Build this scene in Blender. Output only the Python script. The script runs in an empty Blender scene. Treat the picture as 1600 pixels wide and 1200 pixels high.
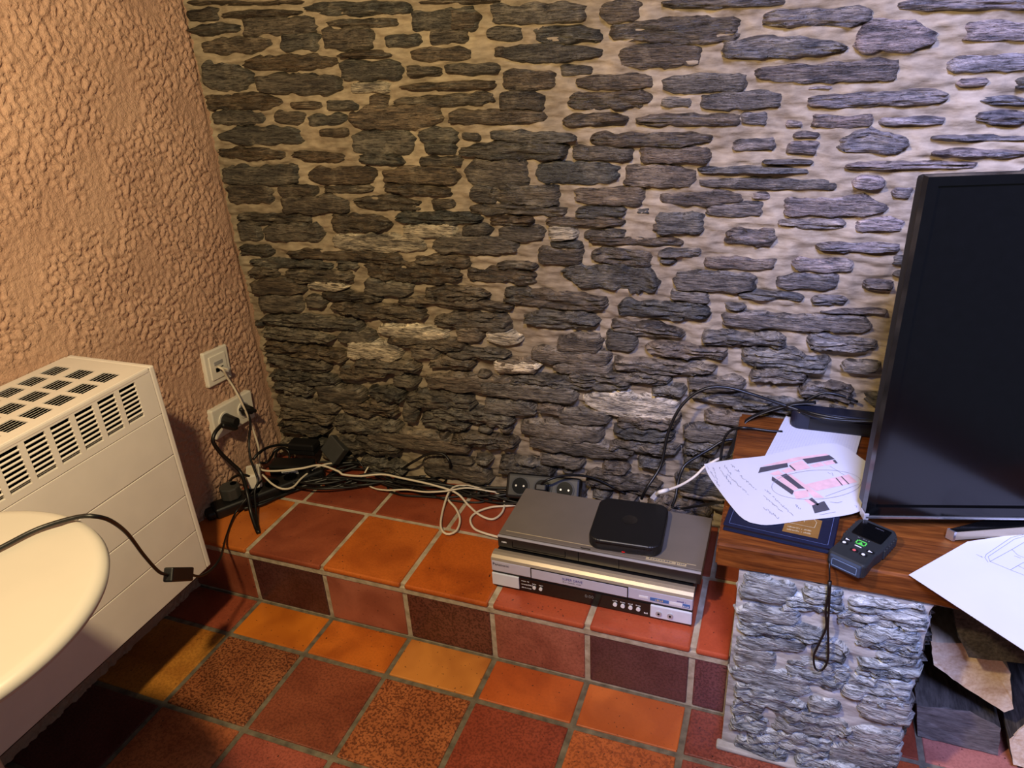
import bpy, bmesh, math, random
import numpy as np
from mathutils import Vector, Matrix

# ------------------------------------------------------------------ camera
sc = bpy.context.scene
COL = sc.collection
cam_data = bpy.data.cameras.new('camera')
cam_data.sensor_width = 36.0
cam_data.lens = 1143.7545 * 36.0 / 1600.0
cam_data.clip_start = 0.02
cam = bpy.data.objects.new('camera', cam_data)
COL.objects.link(cam)
CAM_R = ((0.937171861645584, 0.344952202306864, -0.0521236977141363),
         (0.10509240331794395, -0.4216111551832752, -0.9006662093083557),
         (-0.3326627248499731, 0.8386012234361864, -0.4313739671639012))
cam.matrix_world = Matrix(((CAM_R[0][0], -CAM_R[1][0], -CAM_R[2][0], 1.1118),
                           (CAM_R[0][1], -CAM_R[1][1], -CAM_R[2][1], -1.0619),
                           (CAM_R[0][2], -CAM_R[1][2], -CAM_R[2][2], 1.0562),
                           (0, 0, 0, 1)))
sc.camera = cam

# ------------------------------------------------------------------ light
sc.view_settings.view_transform = 'Standard'
sc.view_settings.look = 'None'
sc.view_settings.gamma = 1.0
sc.view_settings.use_curve_mapping = False
sc.view_settings.exposure = 0.25
world = bpy.data.worlds.new('room_light')
sc.world = world
world.use_nodes = True
world.node_tree.nodes['Background'].inputs[0].default_value = (0.80, 0.86, 1.0, 1)
world.node_tree.nodes['Background'].inputs[1].default_value = 0.10

def add_light(name, kind, loc, color, power, target=None, size=0.1, size_y=None):
    ld = bpy.data.lights.new(name, kind)
    ld.color = color
    ld.energy = power
    if kind == 'AREA':
        ld.shape = 'RECTANGLE'
        ld.size = size
        ld.size_y = size_y or size
    else:
        ld.shadow_soft_size = size
    o = bpy.data.objects.new(name, ld)
    o.location = loc
    if target is not None:
        o.rotation_euler = (Vector(target) - Vector(loc)).to_track_quat('-Z', 'Y').to_euler()
    COL.objects.link(o)
    return o
# warm bulb of the lamp left of the frame; cool daylight from an unseen window, beam narrowed towards the right side
add_light('lamp_bulb', 'POINT', (0.592, -0.826, 1.35), (1.0, 0.77, 0.42), 56.0, size=0.035)
w_ = add_light('window_daylight', 'AREA', (1.32, -1.40, 1.95), (0.40, 0.47, 1.0), 19.0, target=(1.72, 0.35, 0.62), size=0.45, size_y=0.45)
w_.data.spread = math.radians(62)

# ------------------------------------------------------------------ measured layout (metres)
STONES = [(-0.194,1.131,-0.101,1.127,0.023,'f'),(-0.094,1.124,0.114,1.118,0.013,'l'),(0.116,1.125,0.371,1.113,0.021,'l'),(-0.187,1.154,0.118,1.137,0.009,'l'),(-0.19,1.099,-0.055,1.098,0.02,'l'),(-0.047,1.099,0.144,1.093,0.03,'f'),(0.161,1.094,0.334,1.088,0.016,'l'),(0.359,1.091,0.512,1.084,0.03,'f'),(0.381,1.121,0.561,1.112,0.008,'l'),(-0.169,1.063,0.027,1.066,0.026,'r'),(0.042,1.064,0.143,1.063,0.029,'f'),(0.148,1.065,0.277,1.06,0.032,'f'),(0.297,1.056,0.384,1.054,0.018,'r'),(0.395,1.059,0.482,1.056,0.025,'f'),(0.535,1.024,0.564,1.024,0.016,'f'),(-0.065,1.028,0.18,1.023,0.024,'l'),(0.182,1.034,0.319,1.031,0.013,'l'),(0.349,1.028,0.494,1.024,0.022,'r'),(-0.186,1.008,-0.038,0.997,0.048,'r'),(0.182,1.005,0.336,1.002,0.032,'f'),(0.338,0.998,0.42,0.995,0.019,'l'),(0.424,0.999,0.55,0.996,0.018,'f'),(-0.038,0.986,0.187,0.978,0.036,'f'),(0.2,0.969,0.304,0.968,0.02,'w'),(0.316,0.968,0.539,0.967,0.015,'l'),(-0.191,0.95,0.026,0.947,0.03,'l'),(0.04,0.939,0.128,0.937,0.016,'f'),(0.131,0.935,0.223,0.933,0.018,'f'),(0.242,0.94,0.293,0.939,0.024,'f'),(0.299,0.937,0.538,0.942,0.019,'l'),(-0.184,0.914,-0.028,0.912,0.026,'f'),(-0.012,0.912,0.076,0.911,0.023,'f'),(0.078,0.904,0.188,0.907,0.021,'r'),(0.189,0.907,0.416,0.917,0.04,'r'),(0.424,0.905,0.645,0.904,0.023,'r'),(-0.178,0.874,0.063,0.872,0.033,'f'),(0.104,0.88,0.19,0.882,0.017,'f'),(0.181,0.857,0.345,0.862,0.044,'r'),(0.348,0.87,0.446,0.868,0.026,'r'),(0.448,0.87,0.502,0.867,0.016,'r'),(-0.189,0.835,0.005,0.831,0.023,'l'),(0.019,0.831,0.17,0.825,0.02,'l'),(0.196,0.825,0.315,0.817,0.021,'l'),(0.359,0.844,0.441,0.844,0.02,'f'),(0.344,0.817,0.452,0.817,0.017,'r'),(-0.188,0.784,0.038,0.789,0.035,'f'),(0.054,0.786,0.239,0.79,0.031,'f'),(0.248,0.786,0.44,0.786,0.03,'r'),(0.448,0.79,0.601,0.796,0.045,'f'),(-0.186,0.736,-0.046,0.741,0.038,'r'),(-0.036,0.749,0.076,0.75,0.023,'f'),(0.088,0.753,0.236,0.758,0.016,'l'),(0.252,0.762,0.423,0.754,0.02,'l'),(0.456,0.751,0.53,0.748,0.03,'r'),(-0.032,0.716,0.16,0.72,0.035,'f'),(0.164,0.727,0.345,0.722,0.029,'l'),(0.363,0.727,0.43,0.729,0.02,'f'),(-0.171,0.68,0.052,0.682,0.024,'l'),(0.101,0.679,0.269,0.68,0.035,'l'),(0.271,0.696,0.489,0.7,0.024,'l'),(-0.178,0.65,-0.103,0.648,0.04,'r'),(-0.101,0.645,0.074,0.652,0.037,'r'),(0.284,0.662,0.425,0.669,0.027,'w'),(0.531,1.092,0.725,1.084,0.028,'r'),(0.742,1.086,0.826,1.083,0.031,'r'),(0.853,1.09,1.07,1.079,0.015,'l'),(0.516,1.06,0.6,1.056,0.021,'f'),(0.444,1.088,0.511,1.084,0.028,'f'),(0.614,1.052,0.752,1.043,0.025,'l'),(0.763,1.048,0.999,1.044,0.034,'l'),(0.532,1.025,0.755,1.016,0.026,'f'),(0.778,1.005,0.937,1.002,0.033,'f'),(0.546,0.975,0.665,0.973,0.032,'f'),(0.666,0.988,0.738,0.985,0.017,'r'),(0.697,0.965,0.852,0.962,0.023,'f'),(0.861,0.958,1.019,0.958,0.027,'f'),(0.539,0.936,0.642,0.932,0.028,'f'),(0.68,0.931,0.851,0.931,0.027,'l'),(0.858,0.927,0.924,0.926,0.017,'f'),(0.667,0.896,0.804,0.896,0.02,'l'),(0.812,0.894,1.011,0.893,0.019,'l'),(0.515,0.871,0.706,0.864,0.021,'r'),(0.724,0.862,0.965,0.862,0.022,'l'),(0.442,0.84,0.683,0.839,0.03,'l'),(0.687,0.836,0.815,0.832,0.023,'r'),(0.823,0.832,0.962,0.83,0.026,'f'),(0.609,0.798,0.788,0.8,0.037,'f'),(0.792,0.79,0.935,0.788,0.036,'f'),(0.502,0.751,0.664,0.752,0.035,'l'),(0.689,0.753,0.839,0.754,0.03,'f'),(0.864,0.75,1.026,0.754,0.023,'f'),(0.455,0.719,0.68,0.718,0.019,'l'),(0.693,0.716,0.805,0.721,0.022,'l'),(0.954,0.727,1.067,0.732,0.023,'f'),(0.5,0.694,0.61,0.699,0.017,'l'),(0.627,0.694,0.801,0.701,0.019,'l'),(0.858,0.701,0.959,0.702,0.036,'f'),(0.432,0.67,0.515,0.675,0.022,'f'),(0.517,0.668,0.631,0.672,0.026,'f'),(0.635,0.67,0.701,0.673,0.021,'w'),(0.709,0.669,0.806,0.677,0.017,'l'),(1.027,1.056,1.205,1.051,0.024,'l'),(1.232,1.064,1.426,1.054,0.014,'l'),(0.964,1.011,1.172,1.006,0.028,'l'),(1.176,1.02,1.303,1.015,0.039,'f'),(1.334,1.02,1.434,1.016,0.026,'f'),(1.022,0.97,1.256,0.968,0.028,'f'),(1.319,0.973,1.444,0.973,0.024,'f'),(0.931,0.927,1.079,0.926,0.027,'f'),(1.113,0.922,1.339,0.926,0.021,'l'),(1.34,0.946,1.392,0.946,0.012,'f'),(1.372,0.919,1.457,0.914,0.012,'l'),(1.004,0.895,1.059,0.894,0.02,'r'),(1.126,0.89,1.231,0.89,0.02,'f'),(1.235,0.887,1.341,0.887,0.013,'f'),(1.374,0.894,1.462,0.89,0.019,'l'),(0.993,0.848,1.077,0.85,0.019,'r'),(1.088,0.844,1.148,0.844,0.019,'f'),(1.173,0.851,1.29,0.85,0.032,'l'),(1.313,0.86,1.469,0.859,0.011,'l'),(1.32,0.836,1.474,0.834,0.013,'l'),(0.934,0.804,1.139,0.804,0.013,'l'),(0.937,0.781,1.189,0.781,0.018,'f'),(1.205,0.784,1.266,0.783,0.021,'r'),(1.188,0.813,1.401,0.815,0.013,'l'),(1.272,0.769,1.309,0.77,0.017,'f'),(1.092,0.737,1.273,0.741,0.031,'f'),(1.084,0.71,1.212,0.71,0.017,'l'),(1.219,0.707,1.307,0.71,0.022,'r'),(0.093,0.633,0.345,0.639,0.033,'w'),(0.358,0.637,0.571,0.64,0.034,'r'),(-0.186,0.599,-0.082,0.601,0.023,'l'),(-0.041,0.598,0.284,0.599,0.022,'l'),(0.307,0.595,0.453,0.6,0.021,'l'),(0.51,0.596,0.613,0.602,0.016,'l'),(-0.162,0.569,0.09,0.574,0.021,'l'),(0.093,0.575,0.16,0.576,0.02,'l'),(0.175,0.569,0.43,0.567,0.036,'l'),(0.436,0.572,0.612,0.573,0.025,'l'),(-0.176,0.539,-0.073,0.548,0.021,'l'),(-0.059,0.541,0.144,0.547,0.026,'l'),(-0.173,0.502,-0.003,0.513,0.032,'f'),(0.001,0.518,0.123,0.524,0.023,'w'),(0.163,0.526,0.304,0.528,0.028,'r'),(0.324,0.519,0.496,0.528,0.029,'l'),(0.525,0.53,0.61,0.531,0.028,'l'),(-0.158,0.46,-0.021,0.47,0.041,'f'),(-0.014,0.473,0.052,0.477,0.027,'r'),(0.038,0.497,0.214,0.497,0.018,'l'),(0.062,0.468,0.328,0.465,0.031,'l'),(0.252,0.497,0.552,0.499,0.02,'l'),(0.342,0.453,0.54,0.459,0.032,'l'),(-0.156,0.418,0.146,0.421,0.025,'l'),(0.185,0.417,0.381,0.421,0.024,'w'),(0.397,0.422,0.472,0.429,0.028,'r'),(0.474,0.424,0.568,0.428,0.025,'w'),(0.065,0.387,0.182,0.395,0.025,'r'),(-0.165,0.378,0.057,0.378,0.026,'l'),(0.21,0.392,0.426,0.397,0.021,'l'),(0.089,0.357,0.25,0.361,0.036,'w'),(0.267,0.363,0.347,0.371,0.027,'r'),(0.366,0.373,0.536,0.382,0.023,'l'),(-0.168,0.341,0.085,0.331,0.026,'l'),(-0.17,0.305,0.03,0.297,0.027,'l'),(0.106,0.319,0.295,0.323,0.028,'l'),(0.319,0.342,0.442,0.347,0.021,'l'),(0.494,0.352,0.604,0.361,0.026,'r'),(-0.169,0.255,0.048,0.259,0.027,'l'),(0.053,0.288,0.202,0.296,0.026,'l'),(0.211,0.283,0.285,0.286,0.025,'r'),(0.303,0.291,0.602,0.299,0.032,'r'),(-0.162,0.226,-0.034,0.223,0.025,'l'),(-0.028,0.22,0.123,0.224,0.036,'f'),(0.129,0.239,0.24,0.241,0.032,'l'),(0.239,0.236,0.434,0.24,0.031,'l'),(0.455,0.24,0.6,0.248,0.027,'r'),(-0.166,0.182,0.034,0.18,0.028,'r'),(0.041,0.187,0.217,0.195,0.03,'l'),(0.229,0.197,0.275,0.203,0.041,'f'),(0.278,0.18,0.418,0.179,0.026,'l'),(0.311,0.213,0.537,0.21,0.026,'l'),(-0.161,0.142,0.014,0.141,0.026,'l'),(-0.171,0.099,-0.006,0.104,0.029,'l'),(0.012,0.131,0.221,0.137,0.031,'l'),(0.115,0.112,0.418,0.119,0.034,'f'),(0.014,0.069,0.213,0.081,0.038,'l'),(0.325,0.137,0.354,0.141,0.018,'f'),(0.358,0.133,0.544,0.147,0.026,'l'),(0.631,0.675,0.703,0.675,0.021,'w'),(0.72,0.661,0.923,0.663,0.016,'l'),(0.85,0.693,0.917,0.695,0.018,'f'),(0.607,0.624,0.713,0.624,0.028,'f'),(0.635,0.649,0.713,0.648,0.013,'l'),(0.726,0.629,0.86,0.625,0.028,'l'),(0.864,0.64,0.958,0.647,0.016,'l'),(0.956,0.626,1.099,0.629,0.022,'f'),(0.66,0.587,0.876,0.578,0.041,'l'),(0.898,0.587,1.063,0.591,0.033,'f'),(0.522,0.525,0.765,0.524,0.03,'l'),(0.891,0.553,0.98,0.552,0.019,'r'),(0.783,0.518,0.982,0.52,0.029,'l'),(0.57,0.476,0.748,0.481,0.028,'l'),(0.77,0.476,0.932,0.47,0.023,'l'),(0.646,0.425,0.754,0.43,0.029,'f'),(0.757,0.44,0.832,0.442,0.035,'f'),(0.961,0.465,1.133,0.47,0.024,'l'),(1.044,0.433,1.175,0.437,0.031,'l'),(0.845,0.432,1.02,0.433,0.023,'l'),(0.583,0.392,0.775,0.399,0.027,'r'),(0.775,0.389,0.998,0.396,0.024,'l'),(0.63,0.363,0.773,0.373,0.022,'r'),(0.486,0.354,0.611,0.364,0.023,'w'),(0.673,0.348,0.908,0.362,0.02,'l'),(0.53,0.322,0.82,0.338,0.02,'l'),(0.938,0.359,1.061,0.368,0.026,'r'),(1.063,0.392,1.179,0.398,0.025,'l'),(0.861,0.333,0.939,0.335,0.019,'l'),(0.45,0.289,0.696,0.297,0.029,'r'),(0.705,0.291,0.928,0.287,0.04,'w'),(0.943,0.328,1.064,0.331,0.019,'l'),(1.032,0.317,1.186,0.333,0.021,'l'),(0.592,0.255,0.661,0.254,0.019,'r'),(0.646,0.236,0.776,0.251,0.026,'f'),(0.785,0.252,0.929,0.259,0.026,'l'),(0.548,0.195,0.757,0.206,0.033,'r'),(0.776,0.217,0.922,0.225,0.029,'l'),(0.567,0.159,0.824,0.16,0.028,'r'),(0.935,0.237,1.055,0.244,0.035,'f'),(0.767,0.175,0.933,0.19,0.021,'l'),(0.937,0.196,1.019,0.204,0.023,'l'),(1.16,0.665,1.307,0.67,0.016,'l'),(1.121,0.631,1.236,0.633,0.023,'r'),(1.095,0.595,1.215,0.603,0.027,'f'),(1.249,0.597,1.308,0.598,0.017,'l'),(1.163,0.561,1.234,0.563,0.016,'l'),(1.026,0.563,1.157,0.565,0.015,'l'),(1.177,0.539,1.305,0.548,0.009,'l'),(0.999,0.506,1.282,0.518,0.028,'r'),(1.167,0.474,1.299,0.48,0.027,'l'),(1.069,0.419,1.217,0.427,0.028,'l'),(1.234,0.431,1.308,0.435,0.02,'r')]
PILLAR_STONES = [(1.094,0.243,1.184,0.259,0.028),(1.186,0.245,1.253,0.248,0.022),(1.253,0.25,1.372,0.253,0.025),(1.093,0.213,1.158,0.226,0.023),(1.162,0.212,1.257,0.223,0.02),(1.241,0.206,1.381,0.22,0.024),(1.093,0.168,1.198,0.19,0.021),(1.098,0.143,1.239,0.156,0.021),(1.275,0.173,1.37,0.184,0.028),(1.098,0.106,1.215,0.127,0.02),(1.217,0.13,1.276,0.126,0.026),(1.305,0.146,1.376,0.152,0.022),(1.097,0.071,1.174,0.076,0.03),(1.182,0.074,1.288,0.076,0.038),(1.285,0.111,1.381,0.124,0.021),(1.093,0.031,1.231,0.038,0.03),(1.272,0.064,1.378,0.072,0.033),(1.1,-0.011,1.224,-0.007,0.031),(1.296,0.018,1.385,0.031,0.036),(1.101,-0.051,1.165,-0.048,0.027),(1.172,-0.056,1.304,-0.037,0.036),(1.293,-0.051,1.382,-0.042,0.033),(1.103,-0.086,1.174,-0.081,0.023),(1.132,-0.117,1.28,-0.097,0.03),(1.267,-0.102,1.385,-0.082,0.029),(1.11,-0.145,1.212,-0.145,0.026),(1.215,-0.144,1.335,-0.126,0.025),(1.222,0.002,1.282,0.008,0.021)]
CABLES = {'network':[(-0.165,0.2109,0.3584),(-0.15,0.21,0.3535),(-0.155,0.2229,0.3246),(-0.15,0.2321,0.2908),(-0.14,0.2355,0.2488),(-0.14,0.2501,0.1763),(-0.14,0.2563,0.1055),(-0.1559,0.262,0.05),(-0.1363,0.2458,0.045),(-0.0906,0.2438,0.05),(-0.0253,0.2667,0.055),(0.0102,0.3011,0.05),(0.0731,0.2942,0.045),(0.0836,0.2916,0.04),(0.1293,0.3028,0.036),(0.1812,0.3284,0.034),(0.2403,0.3316,0.03),(0.319,0.3384,0.02),(0.3914,0.3273,0.016),(0.4385,0.2978,0.006),(0.4809,0.2683,0.006),(0.5169,0.2618,0.006),(0.5287,0.2957,0.006),(0.5157,0.3412,0.006),(0.4834,0.3686,0.006),(0.4221,0.3778,0.006),(0.3845,0.3623,0.014),(0.3726,0.3294,0.016),(0.3825,0.2676,0.006),(0.4076,0.2005,0.006),(0.4329,0.1776,0.006),(0.4504,0.1936,0.006),(0.4416,0.2367,0.006),(0.4132,0.2764,0.006),(0.3746,0.3127,0.004),(0.3685,0.3505,0.004),(0.3846,0.3703,0.004),(0.4234,0.3851,0.004)],
'white_a':[(0.5638,0.3371,0.006),(0.5311,0.3228,0.006),(0.4949,0.3068,0.006),(0.4687,0.2771,0.006),(0.4647,0.2467,0.006),(0.4858,0.2167,0.006),(0.5148,0.206,0.006),(0.557,0.2007,0.006),(0.582,0.1976,0.006)],
'white_b':[(0.1121,0.3705,0.02),(0.1081,0.3533,0.006),(0.1356,0.3167,0.006),(0.1687,0.301,0.006),(0.2128,0.2919,0.014),(0.2635,0.3023,0.018),(0.3176,0.304,0.02),(0.365,0.318,0.022),(0.4143,0.3469,0.022),(0.4732,0.3625,0.012),(0.513,0.3711,0.006),(0.5504,0.3511,0.006)],
'white_c':[(-0.1066,0.2129,0.055),(-0.0908,0.2064,0.05),(-0.0659,0.1957,0.045),(-0.0394,0.1904,0.04),(-0.0235,0.1994,0.035),(-0.0192,0.2208,0.03),(-0.0224,0.255,0.03),(-0.0204,0.2869,0.03),(-0.0117,0.319,0.03),(0.0005,0.3375,0.03),(0.0242,0.361,0.025)],
'thick':[(-0.145,0.1577,0.2269),(-0.14,0.1275,0.2225),(-0.14,0.1148,0.2046),(-0.135,0.124,0.1676),(-0.125,0.1397,0.1305),(-0.11,0.1472,0.0985),(-0.0727,0.1133,0.07),(-0.0553,0.0931,0.03),(-0.0263,0.0678,0.006),(-0.0096,0.0557,0.005),(-0.0433,0.0898,0.006),(-0.0895,0.1294,0.008),(-0.124,0.16,0.03)],
'thin':[(-0.145,0.2292,0.2331),(-0.14,0.2451,0.2164),(-0.135,0.243,0.1902),(-0.135,0.2233,0.1444),(-0.12,0.1993,0.1129),(-0.0967,0.1801,0.09),(-0.0798,0.1646,0.07),(-0.0812,0.1474,0.05),(-0.054,0.108,0.02),(-0.0188,0.0649,0.004)],
'lampcord':[(0.2457,-0.6557,0.528),(0.2577,-0.6165,0.528),(0.2709,-0.5745,0.529),(0.3013,-0.5435,0.531),(0.3204,-0.5323,0.528),(0.3,-0.5001,0.4931),(0.24,-0.4417,0.4164),(0.18,-0.3845,0.3193),(0.14,-0.3387,0.2396),(0.13,-0.3164,0.212)],
'lampcord2':[(0.11,-0.257,0.1604),(0.09,-0.22,0.1207),(0.07,-0.1726,0.094),(0.05,-0.123,0.0839),(-0.0662,0.009,0.012),(-0.108,0.09,0.012),(-0.0959,0.1164,0.035),(-0.086,0.1461,0.05),(-0.0885,0.1736,0.055),(-0.0903,0.1916,0.055)],
'switch':[(0.13,-0.3164,0.212),(0.11,-0.257,0.1604)],
'stb_black':[(0.8711,0.2718,0.125),(0.8834,0.27,0.159),(0.9056,0.3,0.1998),(0.9141,0.32,0.265),(0.9315,0.33,0.3191),(0.9562,0.34,0.353),(0.9885,0.345,0.374),(1.0281,0.35,0.3771),(1.0785,0.35,0.3671),(1.1284,0.355,0.3518),(1.1612,0.35,0.3451),(1.207,0.31,0.3531),(1.2521,0.31,0.3519),(1.3097,0.31,0.3581)],
'black2':[(0.9387,0.2624,0.125),(0.9439,0.27,0.1432),(0.9456,0.29,0.1723),(0.9502,0.3,0.1936),(0.9573,0.31,0.2056),(0.9811,0.33,0.2193),(1.0027,0.345,0.2307),(1.0265,0.355,0.2477),(1.0494,0.36,0.2531),(1.064,0.38,0.2465)],
'black3':[(1.0264,0.33,0.2146),(1.0269,0.335,0.2284),(1.0285,0.34,0.2541),(1.034,0.34,0.2736),(1.0447,0.34,0.2867),(1.0626,0.311,0.309),(1.0866,0.3169,0.307),(1.1144,0.3161,0.307),(1.1418,0.3199,0.306)],
'black4':[(0.9365,0.2802,0.11),(0.9518,0.29,0.1025),(0.9771,0.28,0.1181),(1.0101,0.26,0.1441),(1.0447,0.25,0.1647)],
'white_d':[(0.9121,0.255,0.1606),(0.9286,0.265,0.1633),(0.9497,0.285,0.1652),(0.9674,0.3,0.1723),(0.9817,0.31,0.1831),(0.9956,0.32,0.1987),(1.0156,0.33,0.2117),(1.0244,0.34,0.2132)],
'white_plugend':[(0.8948,0.2715,0.128),(0.9018,0.2833,0.134),(0.9141,0.255,0.1622)],
'band':[(1.1992,0.372,0.3536),(1.1576,0.37,0.3464),(1.1161,0.365,0.3302),(1.0804,0.36,0.31),(1.0632,0.35,0.2946),(1.0522,0.32,0.2697),(1.0439,0.29,0.2474)],
'whiteloop':[(1.1463,0.3965,0.306),(1.1611,0.4072,0.307),(1.18,0.3975,0.307),(1.1963,0.3751,0.306),(1.205,0.3588,0.304)],
'barcable':[(1.1431,0.35,0.3501),(1.1702,0.345,0.346),(1.2174,0.33,0.3472),(1.2632,0.325,0.3475),(1.3072,0.32,0.3521),(1.3397,0.32,0.3552)],
'archcable':[(1.1762,0.385,0.3427),(1.1925,0.385,0.3594),(1.2152,0.385,0.3709),(1.2451,0.385,0.3688),(1.2759,0.385,0.3583)],
'bundle':[[(0.1788,0.3689,0.006),(0.2005,0.3849,0.015),(0.2478,0.36,0.058),(0.2755,0.365,0.0765),(0.2975,0.37,0.0892),(0.3258,0.37,0.0975),(0.3482,0.37,0.0949),(0.3633,0.365,0.0741),(0.3346,0.4058,0.01),(0.3336,0.3722,0.006),(0.3034,0.3482,0.006)],[(0.0042,0.3138,0.01),(0.0243,0.2871,0.01),(0.0471,0.2776,0.006),(0.0813,0.2857,0.006),(0.1115,0.3162,0.006),(0.156,0.3248,0.012),(0.2053,0.3206,0.006),(0.2551,0.3154,0.006),(0.277,0.3461,0.01),(0.306,0.3826,0.012),(0.3449,0.3991,0.012),(0.3937,0.3921,0.01),(0.4435,0.3806,0.008),(0.518,0.3932,0.01)],[(-0.04,0.3524,0.02),(0.0188,0.3729,0.02),(0.0798,0.3811,0.02),(0.1457,0.3967,0.02),(0.1987,0.4079,0.02),(0.2442,0.4137,0.02),(0.281,0.4155,0.015),(0.2796,0.3969,0.006),(0.2581,0.3828,0.006)],[(-0.0106,0.259,0.004),(0.0159,0.2942,0.004),(0.0315,0.3495,0.008),(0.0871,0.3667,0.012),(0.1449,0.3694,0.01),(0.2124,0.3429,0.008),(0.285,0.3292,0.005),(0.3492,0.3099,0.005),(0.3977,0.3106,0.004),(0.4473,0.3175,0.004),(0.4757,0.3328,0.004),(0.4966,0.3569,0.004),(0.5293,0.3736,0.004)],[(0.1953,0.3209,0.004),(0.2146,0.3032,0.004),(0.2557,0.296,0.004),(0.3061,0.3051,0.004),(0.3603,0.3146,0.004),(0.4009,0.3334,0.004),(0.4452,0.3548,0.008),(0.4832,0.3699,0.01),(0.5289,0.3754,0.01)],[(0.0284,0.3634,0.04),(0.0621,0.3675,0.045),(0.079,0.3769,0.03),(0.1,0.3703,0.012),(0.1365,0.3571,0.006),(0.1887,0.3331,0.005)],[(-0.1042,0.1194,0.012),(-0.0718,0.1532,0.01),(-0.0497,0.2026,0.008),(-0.0201,0.2447,0.007),(0.0142,0.2826,0.007),(0.024,0.3144,0.01),(0.0485,0.3477,0.012),(0.0771,0.3759,0.015)],[(-0.1109,0.1491,0.02),(-0.0885,0.1854,0.018),(-0.0642,0.2339,0.018),(-0.0379,0.273,0.016),(-0.0192,0.3124,0.016),(0.0094,0.354,0.02),(0.0715,0.3865,0.02)],[(-0.098,0.1473,0.006),(-0.0695,0.188,0.005),(-0.0391,0.2285,0.005),(-0.0079,0.2701,0.005),(0.0145,0.3052,0.008),(0.0306,0.3529,0.015),(0.0688,0.3888,0.012)],[(-0.1357,0.2222,0.09),(-0.1299,0.2416,0.1),(-0.1367,0.2877,0.09),(-0.1265,0.3212,0.08),(-0.1111,0.3403,0.07)],[(-0.1835,0.2855,0.02),(-0.1872,0.2935,0.03),(-0.1661,0.2993,0.03),(-0.1667,0.3272,0.035),(-0.1659,0.3422,0.045),(-0.1501,0.3529,0.05),(-0.1197,0.3461,0.05)],[(-0.1392,0.3028,0.02),(-0.1415,0.3099,0.04),(-0.151,0.3323,0.05),(-0.1412,0.3423,0.055),(-0.1191,0.3409,0.05),(-0.1153,0.334,0.03),(-0.116,0.3143,0.02),(-0.1256,0.3015,0.02),(-0.1397,0.3065,0.03)],[(-0.1408,0.3166,0.03),(-0.1258,0.3033,0.025),(-0.1038,0.2974,0.02),(-0.0661,0.2911,0.015),(-0.0397,0.3008,0.012),(-0.0181,0.3243,0.015)],[(-0.0108,0.3332,0.02),(-0.0029,0.3103,0.014),(0.0154,0.2941,0.006),(0.0512,0.2804,0.006),(0.0812,0.2935,0.006),(0.1127,0.3142,0.006)],[(-0.0049,0.3563,0.05),(0.0209,0.3685,0.05),(0.0239,0.3774,0.03),(0.0168,0.3663,0.02),(-0.0037,0.3504,0.02)],[(-0.1779,0.1703,0.05),(-0.1548,0.1636,0.07),(-0.13,0.1661,0.08),(-0.1184,0.1784,0.07),(-0.1162,0.1923,0.05),(-0.1065,0.1922,0.04)]]}
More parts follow.
